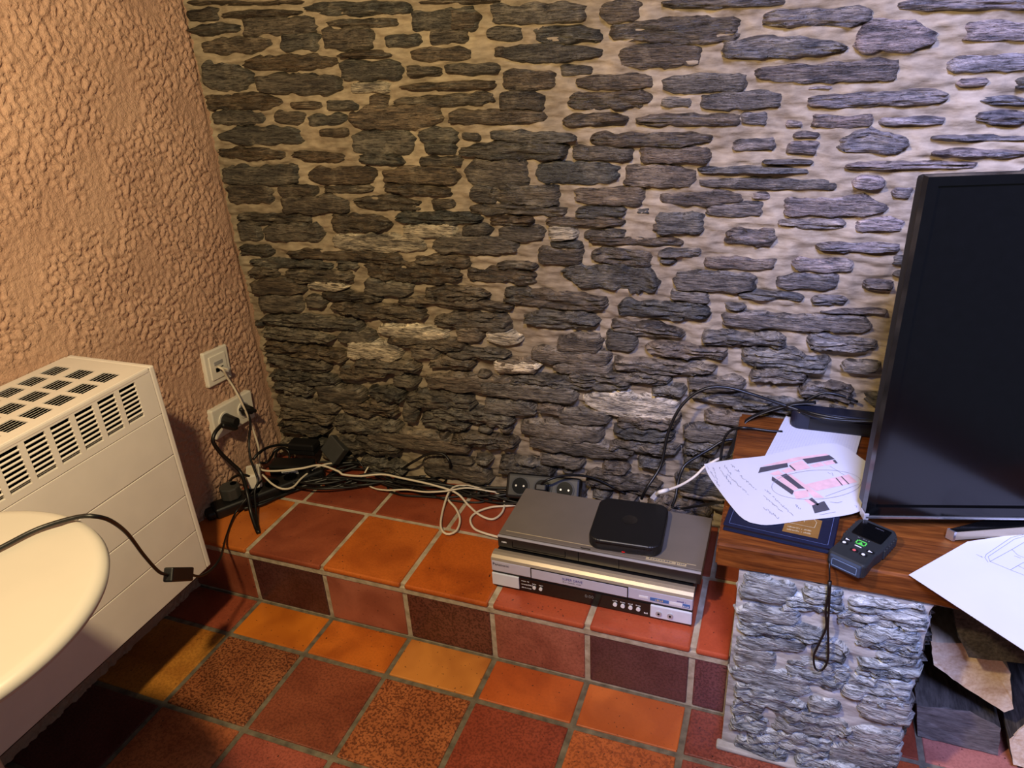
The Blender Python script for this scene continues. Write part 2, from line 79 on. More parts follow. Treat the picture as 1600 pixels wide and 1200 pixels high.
PAPER = {'plan':{'top':[(1.0095,0.1375,0.318),(1.0637,0.1711,0.318),(1.1136,0.1966,0.318),(1.186,0.2527,0.318),(1.2429,0.2755,0.318),(1.2898,0.2216,0.318)],
'bot':[(1.1023,-0.022,0.318),(1.13,-0.0211,0.318),(1.1829,0.0068,0.318),(1.2267,0.0284,0.318),(1.2561,0.0461,0.318),(1.2711,0.0596,0.318)],
'left':[(1.0095,0.1375,0.318),(1.0216,0.1025,0.318),(1.0428,0.0614,0.318),(1.0685,0.0167,0.318),(1.0874,-0.0117,0.318),(1.1023,-0.022,0.318)]},
'graph':[(1.1464,0.3907,0.306),(1.2882,0.345,0.306),(1.2697,0.2361,0.306),(1.1092,0.1919,0.306)],
'right':[(1.3306,-0.0737,0.307),(1.4232,0.035,0.307),(1.6,0.132,0.307),(1.5,-0.235,0.307)],
'dark':[[(1.1055,0.1313,0.318),(1.1082,0.1516,0.318),(1.1536,0.1801,0.318),(1.1555,0.1666,0.318)],[(1.1794,0.2013,0.318),(1.2259,0.2284,0.318),(1.2352,0.2166,0.318),(1.1882,0.1864,0.318)],[(1.1293,0.1133,0.318),(1.1296,0.1265,0.318),(1.1671,0.0893,0.318),(1.1646,0.0763,0.318)],[(1.1436,0.1335,0.318),(1.1528,0.1425,0.318),(1.1851,0.1015,0.318),(1.1742,0.0984,0.318)],[(1.196,0.0527,0.318),(1.2153,0.0717,0.318),(1.2236,0.048,0.318),(1.2003,0.0309,0.318)],[(1.2346,0.1502,0.318),(1.2364,0.1515,0.318),(1.2463,0.1296,0.318),(1.2445,0.1283,0.318)],[(1.2435,0.1576,0.318),(1.2454,0.1588,0.318),(1.2568,0.1369,0.318),(1.2549,0.1356,0.318)],[(1.2312,0.2095,0.318),(1.2352,0.2146,0.318),(1.24,0.203,0.318),(1.2362,0.2008,0.318)],[(1.1567,0.1709,0.318),(1.1586,0.1742,0.318),(1.1691,0.1586,0.318),(1.1666,0.1568,0.318)],[(1.1907,0.0698,0.318),(1.196,0.0765,0.318),(1.2073,0.0593,0.318),(1.2047,0.0552,0.318)]],
'pink':[[(1.1079,0.1555,0.318),(1.1667,0.204,0.318),(1.2201,0.2331,0.318),(1.2268,0.2279,0.318),(1.1784,0.1998,0.318),(1.1536,0.1793,0.318)],[(1.1245,0.1347,0.318),(1.1392,0.1503,0.318),(1.1491,0.1396,0.318),(1.1342,0.1309,0.318)],[(1.144,0.1497,0.318),(1.1569,0.165,0.318),(1.1676,0.1571,0.318),(1.1527,0.1437,0.318)],[(1.1576,0.1771,0.318),(1.1794,0.1973,0.318),(1.1939,0.1733,0.318),(1.1695,0.1576,0.318)],[(1.192,0.1827,0.318),(1.2111,0.1999,0.318),(1.2176,0.1889,0.318),(1.1996,0.1769,0.318)],[(1.213,0.2004,0.318),(1.2313,0.2127,0.318),(1.2377,0.2024,0.318),(1.2205,0.1905,0.318)],[(1.1344,0.126,0.318),(1.1445,0.1345,0.318),(1.1742,0.0984,0.318),(1.1653,0.0888,0.318)],[(1.1547,0.1411,0.318),(1.1603,0.1435,0.318),(1.2154,0.082,0.318),(1.1995,0.0775,0.318),(1.1851,0.1015,0.318)],[(1.1653,0.087,0.318),(1.1887,0.099,0.318),(1.1924,0.0789,0.318),(1.1711,0.0653,0.318)],[(1.1849,0.1159,0.318),(1.2571,0.1696,0.318),(1.2697,0.1471,0.318),(1.2031,0.0995,0.318)],[(1.1836,0.0661,0.318),(1.1898,0.0706,0.318),(1.203,0.058,0.318),(1.196,0.0527,0.318)]],
'strokes':[[(1.0152,0.131,0.318),(1.0162,0.1286,0.318),(1.0199,0.1209,0.318),(1.0193,0.1199,0.318),(1.02,0.1206,0.318)],[(1.0236,0.113,0.318),(1.024,0.1151,0.318),(1.0252,0.1084,0.318),(1.0264,0.1109,0.318),(1.0275,0.1051,0.318)],[(1.0279,0.1055,0.318),(1.0304,0.0999,0.318),(1.0317,0.0972,0.318),(1.0327,0.0952,0.318),(1.0332,0.0931,0.318)],[(1.034,0.0876,0.318),(1.0344,0.0864,0.318),(1.0366,0.0854,0.318),(1.0386,0.0852,0.318),(1.0383,0.0791,0.318),(1.0398,0.076,0.318),(1.0415,0.0725,0.318)],[(1.0411,0.0747,0.318),(1.0434,0.0725,0.318),(1.0438,0.0683,0.318)],[(1.0267,0.1293,0.318),(1.0264,0.1263,0.318),(1.0274,0.1238,0.318),(1.0286,0.1264,0.318)],[(1.0284,0.1247,0.318),(1.0305,0.1208,0.318),(1.029,0.1188,0.318),(1.0306,0.1154,0.318)],[(1.0329,0.1121,0.318),(1.0312,0.1117,0.318),(1.0335,0.1087,0.318)],[(1.0339,0.1052,0.318),(1.034,0.1003,0.318),(1.0358,0.0944,0.318),(1.0357,0.096,0.318)],[(1.0367,0.0947,0.318),(1.0386,0.0906,0.318),(1.0378,0.0895,0.318)],[(1.039,0.0824,0.318),(1.0394,0.0793,0.318)],[(1.0379,0.1331,0.318),(1.0385,0.1273,0.318),(1.0384,0.1318,0.318)],[(1.0411,0.1226,0.318),(1.0406,0.1226,0.318),(1.0425,0.1195,0.318),(1.0434,0.1188,0.318),(1.0452,0.1146,0.318)],[(1.0463,0.1127,0.318),(1.0451,0.1108,0.318),(1.048,0.1116,0.318)],[(1.0472,0.1095,0.318),(1.0497,0.1054,0.318),(1.049,0.1031,0.318)],[(1.0513,0.1091,0.318),(1.0527,0.1004,0.318),(1.0533,0.1046,0.318),(1.0536,0.0963,0.318),(1.0546,0.0978,0.318)],[(1.0546,0.0951,0.318),(1.0574,0.0936,0.318),(1.0574,0.0901,0.318),(1.0576,0.0875,0.318),(1.0585,0.0883,0.318),(1.0608,0.089,0.318),(1.0616,0.0813,0.318)],[(1.0615,0.0822,0.318),(1.0632,0.0823,0.318)],[(1.0464,0.1426,0.318),(1.0463,0.1382,0.318),(1.0484,0.1319,0.318)],[(1.05,0.1361,0.318),(1.0503,0.1325,0.318),(1.0527,0.1276,0.318)],[(1.0523,0.1269,0.318),(1.0542,0.1259,0.318),(1.0545,0.1205,0.318),(1.0569,0.1177,0.318),(1.0575,0.1193,0.318),(1.059,0.119,0.318),(1.059,0.1132,0.318),(1.0604,0.1154,0.318)],[(1.0569,0.1467,0.318),(1.0565,0.1474,0.318),(1.0594,0.1455,0.318),(1.06,0.14,0.318),(1.0615,0.1432,0.318),(1.0636,0.1411,0.318),(1.0635,0.1381,0.318)],[(1.0646,0.1304,0.318),(1.0675,0.1308,0.318),(1.0672,0.1309,0.318),(1.0696,0.1265,0.318),(1.0712,0.1328,0.318),(1.0722,0.1254,0.318),(1.0735,0.1281,0.318)],[(1.0524,0.1119,0.318),(1.0542,0.1125,0.318),(1.0548,0.1082,0.318),(1.0573,0.1085,0.318),(1.0583,0.1076,0.318),(1.0577,0.1061,0.318),(1.0608,0.1016,0.318),(1.0626,0.1,0.318)],[(1.0621,0.0952,0.318),(1.0651,0.0967,0.318),(1.0642,0.0971,0.318),(1.0678,0.0913,0.318),(1.0669,0.0938,0.318),(1.0699,0.0932,0.318),(1.0707,0.0886,0.318),(1.071,0.0868,0.318)],[(1.0716,0.0886,0.318),(1.0729,0.0867,0.318),(1.075,0.0792,0.318),(1.0771,0.0795,0.318),(1.0787,0.0775,0.318),(1.0795,0.0757,0.318),(1.08,0.078,0.318),(1.0811,0.077,0.318)],[(1.0833,0.0742,0.318),(1.0844,0.0682,0.318),(1.0847,0.0695,0.318)],[(1.0868,0.071,0.318),(1.0864,0.068,0.318),(1.0891,0.0663,0.318),(1.0898,0.061,0.318)],[(1.0919,0.0577,0.318),(1.0933,0.0566,0.318),(1.0942,0.0557,0.318)],[(1.0749,0.1143,0.318),(1.0765,0.1126,0.318),(1.0781,0.1152,0.318),(1.079,0.1078,0.318),(1.0803,0.106,0.318),(1.0815,0.1048,0.318),(1.084,0.1032,0.318),(1.0846,0.1033,0.318),(1.0864,0.1035,0.318)],[(1.087,0.1008,0.318),(1.0878,0.1007,0.318),(1.0881,0.0953,0.318),(1.0903,0.0984,0.318),(1.092,0.0944,0.318)],[(1.0932,0.092,0.318),(1.0926,0.0892,0.318),(1.0946,0.0917,0.318),(1.0969,0.0865,0.318),(1.0966,0.0869,0.318),(1.0972,0.085,0.318),(1.1001,0.081,0.318),(1.1011,0.0799,0.318),(1.1014,0.0821,0.318)],[(1.1039,0.076,0.318),(1.1045,0.0777,0.318),(1.1058,0.0767,0.318)],[(1.1192,0.0793,0.318),(1.1202,0.08,0.318),(1.1211,0.0758,0.318)],[(1.1238,0.0796,0.318),(1.1235,0.0729,0.318),(1.1258,0.0755,0.318)],[(1.1257,0.0747,0.318),(1.1263,0.0752,0.318),(1.1274,0.0693,0.318),(1.1294,0.0709,0.318),(1.1294,0.0685,0.318)],[(1.1182,0.0614,0.318),(1.1197,0.0593,0.318),(1.1214,0.0579,0.318),(1.1216,0.0571,0.318),(1.1245,0.0533,0.318),(1.1238,0.05,0.318),(1.1263,0.0493,0.318)],[(1.1262,0.052,0.318),(1.1282,0.0483,0.318),(1.1298,0.0452,0.318),(1.1292,0.0476,0.318)],[(1.1309,0.0438,0.318),(1.1327,0.044,0.318),(1.1342,0.0391,0.318)],[(1.1346,0.0373,0.318),(1.1348,0.0404,0.318),(1.1376,0.035,0.318),(1.137,0.037,0.318),(1.1388,0.0369,0.318),(1.1402,0.0342,0.318),(1.1405,0.0346,0.318),(1.1429,0.0313,0.318)],[(1.1431,0.0289,0.318),(1.1447,0.0252,0.318),(1.1451,0.0258,0.318),(1.147,0.0241,0.318)],[(1.1478,0.0222,0.318),(1.1479,0.0242,0.318),(1.1498,0.0224,0.318),(1.1504,0.0207,0.318)],[(1.1336,0.0611,0.318),(1.1338,0.0632,0.318),(1.1355,0.0616,0.318),(1.1359,0.0592,0.318)],[(1.1384,0.0574,0.318),(1.1379,0.0547,0.318),(1.1388,0.0524,0.318),(1.1399,0.0502,0.318),(1.142,0.0514,0.318),(1.1418,0.05,0.318),(1.1432,0.0486,0.318),(1.1453,0.0444,0.318),(1.1454,0.0459,0.318)],[(1.147,0.042,0.318),(1.147,0.0427,0.318),(1.1489,0.0386,0.318),(1.1508,0.0371,0.318),(1.1504,0.0354,0.318),(1.1529,0.0398,0.318)],[(1.1526,0.0349,0.318),(1.1532,0.0326,0.318),(1.1553,0.0322,0.318),(1.1563,0.0334,0.318),(1.1562,0.0314,0.318),(1.1576,0.0286,0.318),(1.1591,0.0286,0.318),(1.1592,0.022,0.318)],[(1.1616,0.0234,0.318),(1.1616,0.0227,0.318),(1.163,0.0204,0.318),(1.1642,0.0211,0.318),(1.1652,0.0175,0.318),(1.166,0.0181,0.318),(1.1673,0.0137,0.318)],[(1.1198,0.0256,0.318),(1.1206,0.0247,0.318),(1.1216,0.0221,0.318),(1.1231,0.0197,0.318),(1.1253,0.018,0.318),(1.126,0.0217,0.318)],[(1.1274,0.0219,0.318),(1.1282,0.021,0.318),(1.1288,0.0181,0.318),(1.1308,0.0159,0.318),(1.1309,0.012,0.318),(1.1312,0.0103,0.318)],[(1.132,0.0153,0.318),(1.1341,0.0088,0.318),(1.1362,0.0111,0.318),(1.1365,0.0126,0.318),(1.1379,0.0072,0.318),(1.1393,0.0074,0.318),(1.1392,0.0087,0.318),(1.1398,0.008,0.318),(1.1408,0.0036,0.318),(1.1433,-0.0002,0.318),(1.1442,-0.0013,0.318),(1.1455,0.0037,0.318)],[(1.1706,0.0449,0.318),(1.1709,0.048,0.318),(1.1721,0.0459,0.318),(1.173,0.0471,0.318),(1.172,0.0407,0.318),(1.1741,0.045,0.318)],[(1.1746,0.0387,0.318),(1.1752,0.0412,0.318),(1.1755,0.0364,0.318)],[(1.1775,0.0364,0.318),(1.1783,0.0391,0.318),(1.1783,0.0379,0.318)],[(1.2221,0.1658,0.318),(1.2237,0.1638,0.318),(1.2252,0.1637,0.318),(1.2254,0.1625,0.318),(1.2274,0.1622,0.318),(1.2271,0.1623,0.318)],[(1.2291,0.1666,0.318),(1.2308,0.1586,0.318),(1.2299,0.1578,0.318),(1.2312,0.1572,0.318)],[(1.276,0.147,0.318),(1.2757,0.1531,0.318),(1.2741,0.1586,0.318),(1.2713,0.1635,0.318),(1.2673,0.1677,0.318),(1.2622,0.1711,0.318),(1.2559,0.1735,0.318),(1.2488,0.1751,0.318),(1.2407,0.1756,0.318),(1.232,0.1752,0.318),(1.2228,0.1738,0.318),(1.2132,0.1714,0.318),(1.2034,0.1681,0.318),(1.1935,0.164,0.318),(1.1839,0.159,0.318),(1.1746,0.1534,0.318),(1.1659,0.1472,0.318),(1.1578,0.1405,0.318),(1.1506,0.1334,0.318),(1.1443,0.1262,0.318),(1.1391,0.1189,0.318),(1.1351,0.1116,0.318),(1.1322,0.1046,0.318),(1.1306,0.0978,0.318),(1.1303,0.0915,0.318),(1.1312,0.0857,0.318),(1.1333,0.0805,0.318),(1.1366,0.076,0.318),(1.1409,0.0722,0.318),(1.1463,0.0693,0.318),(1.1526,0.0672,0.318),(1.1598,0.0661,0.318),(1.1676,0.0658,0.318),(1.1759,0.0664,0.318),(1.1847,0.0678,0.318),(1.1938,0.0702,0.318),(1.203,0.0733,0.318),(1.2123,0.0772,0.318),(1.2213,0.0818,0.318),(1.2301,0.087,0.318),(1.2385,0.0928,0.318),(1.2463,0.0991,0.318),(1.2535,0.1057,0.318),(1.2598,0.1126,0.318),(1.2652,0.1196,0.318),(1.2696,0.1267,0.318),(1.2729,0.1337,0.318),(1.275,0.1405,0.318),(1.276,0.147,0.318)],[(1.2261,0.1881,0.318),(1.2496,0.1638,0.318)],[(1.2173,0.086,0.318),(1.2721,0.1404,0.318)],[(1.224,0.0708,0.318),(1.2362,0.0716,0.318),(1.2433,0.078,0.318)],[(1.208,0.0283,0.318),(1.2321,0.0439,0.318)],[(1.262,0.0716,0.318),(1.2654,0.0709,0.318),(1.2643,0.0656,0.318)]],
'lines':[[(1.5093,0.0785,0.307),(1.487,0.0636,0.307),(1.4439,0.0084,0.307),(1.4403,-0.0005,0.307),(1.4426,-0.0114,0.307)],[(1.5084,0.0741,0.307),(1.4907,0.0605,0.307),(1.4451,0.0028,0.307),(1.4457,-0.0086,0.307)],[(1.4457,-0.0086,0.307),(1.4818,0.0315,0.307),(1.5052,0.0586,0.307)],[(1.4457,-0.0086,0.307),(1.4695,-0.0213,0.307),(1.4868,-0.0298,0.307)],[(1.4695,-0.0213,0.307),(1.4865,-0.0022,0.307),(1.4942,0.0058,0.307)],[(1.4818,0.0315,0.307),(1.4866,0.0191,0.307),(1.4959,0.014,0.307)],[(1.4813,-0.0075,0.307),(1.49,-0.0142,0.307)],[(1.4295,0.0041,0.307),(1.437,-0.0015,0.307),(1.4355,0.0019,0.307)],[(1.4818,0.0157,0.307),(1.4894,0.0121,0.307)]]}
FOLDER = [(1.0612,-0.0347,0.316),(1.2271,-0.0527,0.316),(1.2397,0.0387,0.316),(1.0724,0.0708,0.316)]
FLABEL = [(1.1518,-0.0299,0.3175),(1.205,-0.0348,0.3175),(1.2121,0.0159,0.3175),(1.16,0.0247,0.3175)]
# ------------------------------------------------------------------ helpers
random.seed(11)
H = 0.1547
P = 0.205
YW = 0.403
XL = -0.188
PI = math.pi

def perm(seed):
    r = np.random.RandomState(seed)
    p = r.permutation(256)
    g = r.uniform(0, 2 * np.pi, 256)
    return np.concatenate([p, p]), np.cos(g), np.sin(g)
_pc = {}
def pn(x, y, seed=0):
    if seed not in _pc: _pc[seed] = perm(seed)
    p, gx, gy = _pc[seed]
    x = np.asarray(x, float); y = np.asarray(y, float)
    xi = np.floor(x).astype(int); yi = np.floor(y).astype(int)
    xf = x - xi; yf = y - yi
    u = xf * xf * xf * (xf * (xf * 6 - 15) + 10); v = yf * yf * yf * (yf * (yf * 6 - 15) + 10)
    def g(ix, iy, dx, dy):
        h = p[p[ix & 255] + (iy & 255)]
        return gx[h] * dx + gy[h] * dy
    a = g(xi, yi, xf, yf); b = g(xi + 1, yi, xf - 1, yf)
    c = g(xi, yi + 1, xf, yf - 1); d = g(xi + 1, yi + 1, xf - 1, yf - 1)
    return (a + (b - a) * u) * (1 - v) + (c + (d - c) * u) * v
def fbm(x, y, seed=0, o=3):
    s = 0; a = 1.0
    for i in range(o):
        s = s + a * pn(x * 2 ** i, y * 2 ** i, seed + i); a *= 0.5
    return s
def sstep(a, b, x):
    t = np.clip((x - a) / (b - a), 0, 1); return t * t * (3 - 2 * t)

# ---- materials
def srgb(r, g, b):
    f = lambda c: (c / 255 / 12.92) if c / 255 <= 0.04045 else ((c / 255 + 0.055) / 1.055) ** 2.4
    return (f(r), f(g), f(b), 1.0)
class NT:
    def __init__(self, name):
        self.m = bpy.data.materials.new(name); self.m.use_nodes = True
        self.t = self.m.node_tree; self.b = self.t.nodes['Principled BSDF']
    def n(self, kind, **kw):
        nd = self.t.nodes.new('ShaderNode' + kind)
        for k, v in kw.items():
            if k in nd.inputs: nd.inputs[k].default_value = v
            else: setattr(nd, k, v)
        return nd
    def l(self, a, b): self.t.links.new(a, b)
    def coord(self, scale=(1, 1, 1), rand=False, which='Object'):
        tc = self.n('TexCoord'); mp = self.n('Mapping'); mp.inputs['Scale'].default_value = scale
        self.l(tc.outputs[which], mp.inputs['Vector'])
        if rand:
            oi = self.n('ObjectInfo'); mu = self.n('Math', operation='MULTIPLY'); mu.inputs[1].default_value = 37.0
            self.l(oi.outputs['Random'], mu.inputs[0]); self.l(mu.outputs[0], mp.inputs['Location'])
        return mp.outputs['Vector']
    def noise(self, vec, scale, detail=3, rough=0.5, dist=0.0):
        n = self.n('TexNoise'); n.inputs['Scale'].default_value = scale; n.inputs['Detail'].default_value = detail
        n.inputs['Roughness'].default_value = rough; n.inputs['Distortion'].default_value = dist
        self.l(vec, n.inputs['Vector']); return n.outputs['Fac']
    def ramp(self, fac, stops):
        r = self.n('ValToRGB'); e = r.color_ramp.elements
        while len(e) < len(stops): e.new(0.5)
        for i, (p, c) in enumerate(stops): e[i].position = p; e[i].color = c if len(c) == 4 else (*c, 1)
        self.l(fac, r.inputs[0]); return r.outputs[0]
    def mix(self, fac, a, b, mode='MIX'):
        m = self.n('MixRGB', blend_type=mode)
        for s, v in ((0, fac), (1, a), (2, b)):
            if hasattr(v, 'links'): self.l(v, m.inputs[s])
            else: m.inputs[s].default_value = v
        return m.outputs[0]
    def bump(self, h, strength, dist=0.002):
        b = self.n('Bump'); b.inputs['Strength'].default_value = strength; b.inputs['Distance'].default_value = dist
        self.l(h, b.inputs['Height'])
        prev = self.b.inputs['Normal'].links
        if prev: self.l(prev[0].from_socket, b.inputs['Normal'])
        self.l(b.outputs[0], self.b.inputs['Normal'])
    def base(self, v):
        if hasattr(v, 'links'): self.l(v, self.b.inputs['Base Color'])
        else: self.b.inputs['Base Color'].default_value = v
    def set(self, rough=0.5, metal=0.0, spec=None, coat=None):
        self.b.inputs['Roughness'].default_value = rough; self.b.inputs['Metallic'].default_value = metal
        if spec is not None: self.b.inputs['Specular IOR Level'].default_value = spec
        if coat is not None: self.b.inputs['Coat Weight'].default_value = coat
        return self.m
W4 = (1, 1, 1, 1); K4 = (0, 0, 0, 1)
def plain(name, rgb, rough=0.5, metal=0.0, spec=None, var=0.06, scale=60, bump=0.0):
    t = NT(name); c = srgb(*rgb)
    v = t.coord(); f = t.noise(v, scale, 3)
    lo = tuple(x * (1 - var * 2) for x in c[:3]) + (1,); hi = tuple(min(1, x * (1 + var)) for x in c[:3]) + (1,)
    t.base(t.ramp(f, [(0.3, lo), (0.7, hi)]))
    if bump: t.bump(t.noise(v, scale * 6, 2), bump, 0.0005)
    return t.set(rough, metal, spec)
def tile_mat():
    t = NT('glazed_quarry_tile'); oi = t.n('ObjectInfo'); v = t.coord(rand=True)
    big = t.ramp(t.noise(v, 9, 2, 0.5, 0.6), [(0.40, (0, 0, 0)), (0.66, (1, 1, 1))])
    col = oi.outputs['Color']
    dark = t.mix(1.0, col, (0.50, 0.36, 0.36, 1), 'MULTIPLY')
    c1 = t.mix(t.mix(0.62, K4, big), col, dark)
    sp = t.ramp(t.noise(v, 210, 2, 0.6), [(0.46, (0, 0, 0)), (0.58, (1, 1, 1))])
    al = t.n('Math', operation='MULTIPLY'); t.l(sp, al.inputs[0]); t.l(oi.outputs['Alpha'], al.inputs[1])
    c2 = t.mix(al.outputs[0], c1, t.mix(1.0, c1, (0.26, 0.20, 0.20, 1), 'MULTIPLY'))
    fl = t.ramp(t.noise(v, 170, 1, 0.4), [(0.72, (0, 0, 0)), (0.78, (1, 1, 1))])
    t.base(t.mix(fl, c2, (0.03, 0.012, 0.01, 1)))
    t.bump(t.noise(v, 35, 3), 0.25, 0.002); t.bump(t.noise(v, 240, 2), 0.12, 0.0006)
    return t.set(0.34, 0, 0.55)
def grout_mat(name, a, b):
    t = NT(name); v = t.coord(); f = t.noise(v, 45, 4)
    t.base(t.ramp(f, [(0.3, srgb(*a)), (0.7, srgb(*b))])); t.bump(t.noise(v, 180, 3), 0.5, 0.002)
    return t.set(0.9)
def stone_mat(name='slate_stone', sx=1.0):
    t = NT(name); oi = t.n('ObjectInfo'); col = oi.outputs['Color']
    v = t.coord((9, 9, 60)); v2 = t.coord((1, 1, 1), rand=True)
    st = t.noise(v, 1.6, 5, 0.62, 0.5)
    c1 = t.mix(t.ramp(st, [(0.34, (0, 0, 0)), (0.62, (1, 1, 1))]), t.mix(1.0, col, (0.26, 0.26, 0.28, 1), 'MULTIPLY'), t.mix(1.0, col, (1.25, 1.22, 1.15, 1), 'MULTIPLY'))
    pat = t.ramp(t.noise(v2, 26, 4, 0.6), [(0.52, (0, 0, 0)), (0.74, (1, 1, 1))])
    c2 = t.mix(t.mix(0.55, K4, pat), c1, t.mix(1.0, t.mix(0.5, col, (0.30, 0.26, 0.20, 1)), (1.35, 1.3, 1.2, 1), 'MULTIPLY'))
    fine = t.noise(t.coord((26, 26, 230)), 1.7, 4, 0.6, 0.8)
    c3 = t.mix(t.ramp(fine, [(0.40, (1, 1, 1)), (0.50, (0, 0, 0))]), c2, t.mix(1.0, c2, (0.30, 0.29, 0.28, 1), 'MULTIPLY'))
    c3 = t.mix(t.ramp(fine, [(0.60, (0, 0, 0)), (0.70, (1, 1, 1))]), c3, t.mix(1.0, c2, (1.9, 1.8, 1.6, 1), 'MULTIPLY'))
    t.base(c3)
    t.bump(st, 1.0, 0.008); t.bump(fine, 0.9, 0.004)
    t.bump(t.noise(v2, 160, 2), 0.25, 0.001)
    return t.set(0.48, 0, 0.5)
def mortar_mat():
    t = NT('lime_mortar'); v = t.coord()
    f = t.noise(v, 14, 4); g = t.noise(t.coord((40, 40, 130)), 1.0, 3)
    c = t.ramp(f, [(0.3, srgb(104, 90, 72)), (0.7, srgb(158, 142, 118))])
    t.base(t.mix(0.35, c, t.ramp(g, [(0.3, srgb(92, 80, 64)), (0.7, srgb(184, 168, 142))])))
    t.bump(g, 0.5, 0.004); t.bump(t.noise(v, 230, 3), 0.35, 0.0015)
    return t.set(0.85)
def plaster_mat():
    t = NT('rough_painted_plaster'); v = t.coord()
    f = t.noise(v, 6, 3)
    t.base(t.ramp(f, [(0.3, srgb(182, 144, 122)), (0.7, srgb(198, 160, 136))]))
    t.bump(t.noise(v, 165, 4, 0.55, 0.8), 0.7, 0.005); t.bump(t.noise(v, 200, 3), 0.3, 0.002)
    return t.set(0.62, 0, 0.35)
def wood_mat(name, cols, scale=(1.2, 14, 14), rough=0.38, bump=0.35):
    t = NT(name); v = t.coord(scale); f = t.noise(v, 3.0, 6, 0.6, 1.4)
    g = t.noise(t.coord(tuple(s * 5 for s in scale)), 4, 3)
    c = t.ramp(f, [(0.28, srgb(*cols[0])), (0.5, srgb(*cols[1])), (0.72, srgb(*cols[2]))])
    t.base(t.mix(0.3, c, t.ramp(g, [(0.35, srgb(*cols[0])), (0.65, srgb(*cols[2]))])))
    t.bump(f, bump, 0.003); t.bump(g, 0.2, 0.001)
    return t.set(rough, 0, 0.4)
M = {}
M['tile'] = tile_mat()
M['grout'] = grout_mat('grey_grout', (80, 73, 62), (126, 116, 98))
M['grout_light'] = grout_mat('light_grout', (150, 136, 112), (196, 184, 162))
M['stone'] = stone_mat()
M['mortar'] = mortar_mat()
M['plaster'] = plaster_mat()
M['wood'] = wood_mat('oiled_oak', ((52, 24, 9), (98, 50, 18), (140, 80, 32)))
M['enamel'] = plain('cream_enamel', (222, 214, 207), 0.42, var=0.02, scale=20)
M['white_plastic'] = plain('white_plastic', (228, 222, 210), 0.4, var=0.02)
M['table_white'] = plain('white_lacquer', (178, 172, 164), 0.3, var=0.02, scale=10)
M['black_plastic'] = plain('black_plastic', (16, 16, 17), 0.45)
M['black_gloss'] = plain('black_gloss', (8, 8, 9), 0.16)
M['black_dark'] = plain('dark_void', (9, 9, 9), 1.0, spec=0.0)
M['dark_grey'] = plain('dark_grey_plastic', (58, 58, 56), 0.5)
M['charcoal'] = plain('charcoal_rubber', (34, 37, 38), 0.55)
M['slate_blue'] = plain('blue_grey_rubber', (46, 58, 74), 0.5)
M['pale_blue_line'] = plain('blue_grey_line', (104, 124, 152), 0.5)
M['silver'] = plain('silver_plastic', (186, 184, 186), 0.35, 0.35, var=0.03)
M['champagne'] = plain('champagne_metal', (176, 162, 140), 0.35, 0.4, var=0.04, scale=15)
M['player_top'] = plain('brushed_bronze_metal', (132, 122, 110), 0.4, 0.35, var=0.04, scale=15)
M['player_front'] = plain('bronze_black_plastic', (36, 33, 31), 0.28)
M['lilac_silver'] = plain('pale_silver_panel', (198, 198, 212), 0.4, 0.15, var=0.02)
M['pale_panel'] = plain('pale_grey_panel', (214, 220, 230), 0.4, 0.05, var=0.02)
M['white_print'] = plain('white_print', (228, 228, 228), 0.5, var=0.01)
M['gold_print'] = plain('pale_gold_print', (206, 188, 148), 0.4, 0.3, var=0.02)
M['blue_print'] = plain('blue_print', (62, 56, 130), 0.5)
M['light_blue'] = plain('blue_sticker', (70, 110, 170), 0.5)
M['grey_print'] = plain('grey_print', (92, 92, 98), 0.5)
M['segment'] = plain('dim_segment', (120, 120, 116), 0.5)
M['cable_black'] = plain('black_cable', (14, 13, 13), 0.42)
M['cable_white'] = plain('white_cable', (222, 210, 188), 0.45, var=0.03)
M['paper'] = plain('white_paper', (204, 204, 210), 0.8, var=0.015, scale=12)
M['ink'] = plain('grey_ink', (136, 138, 156), 0.8)
M['print_dark'] = plain('dark_print', (72, 70, 80), 0.8)
M['print_pink'] = plain('pink_print', (226, 186, 188), 0.8)
M['navy'] = plain('navy_vinyl', (18, 24, 48), 0.28, bump=0.15)
M['gold'] = plain('gold_foil', (170, 126, 66), 0.4, 0.5)
M['steel'] = plain('bright_steel', (200, 200, 204), 0.25, 0.9)
M['green'] = plain('green_button', (92, 214, 84), 0.5)
M['red'] = plain('red_mark', (200, 90, 90), 0.5)
M['bark'] = wood_mat('grey_bark', ((30, 27, 25), (62, 57, 53), (104, 98, 92)), (10, 2, 10), 0.85, 0.8)
M['split_wood'] = wood_mat('pale_split_wood', ((186, 150, 112), (222, 198, 164), (238, 222, 196)), (10, 2, 10), 0.8, 0.5)
M['weathered_wood'] = wood_mat('grey_weathered_wood', ((60, 56, 53), (98, 92, 88), (140, 132, 126)), (3, 3, 14), 0.85, 0.6)
M['bar_blue'] = plain('blue_black_plastic', (26, 29, 42), 0.3)
def led_mat(name, rgb, s):
    t = NT(name); t.base(srgb(*rgb)); t.b.inputs['Emission Color'].default_value = srgb(*rgb); t.b.inputs['Emission Strength'].default_value = s
    return t.set(0.4)
M['led_red'] = led_mat('red_standby_light', (200, 20, 24), 0.35)

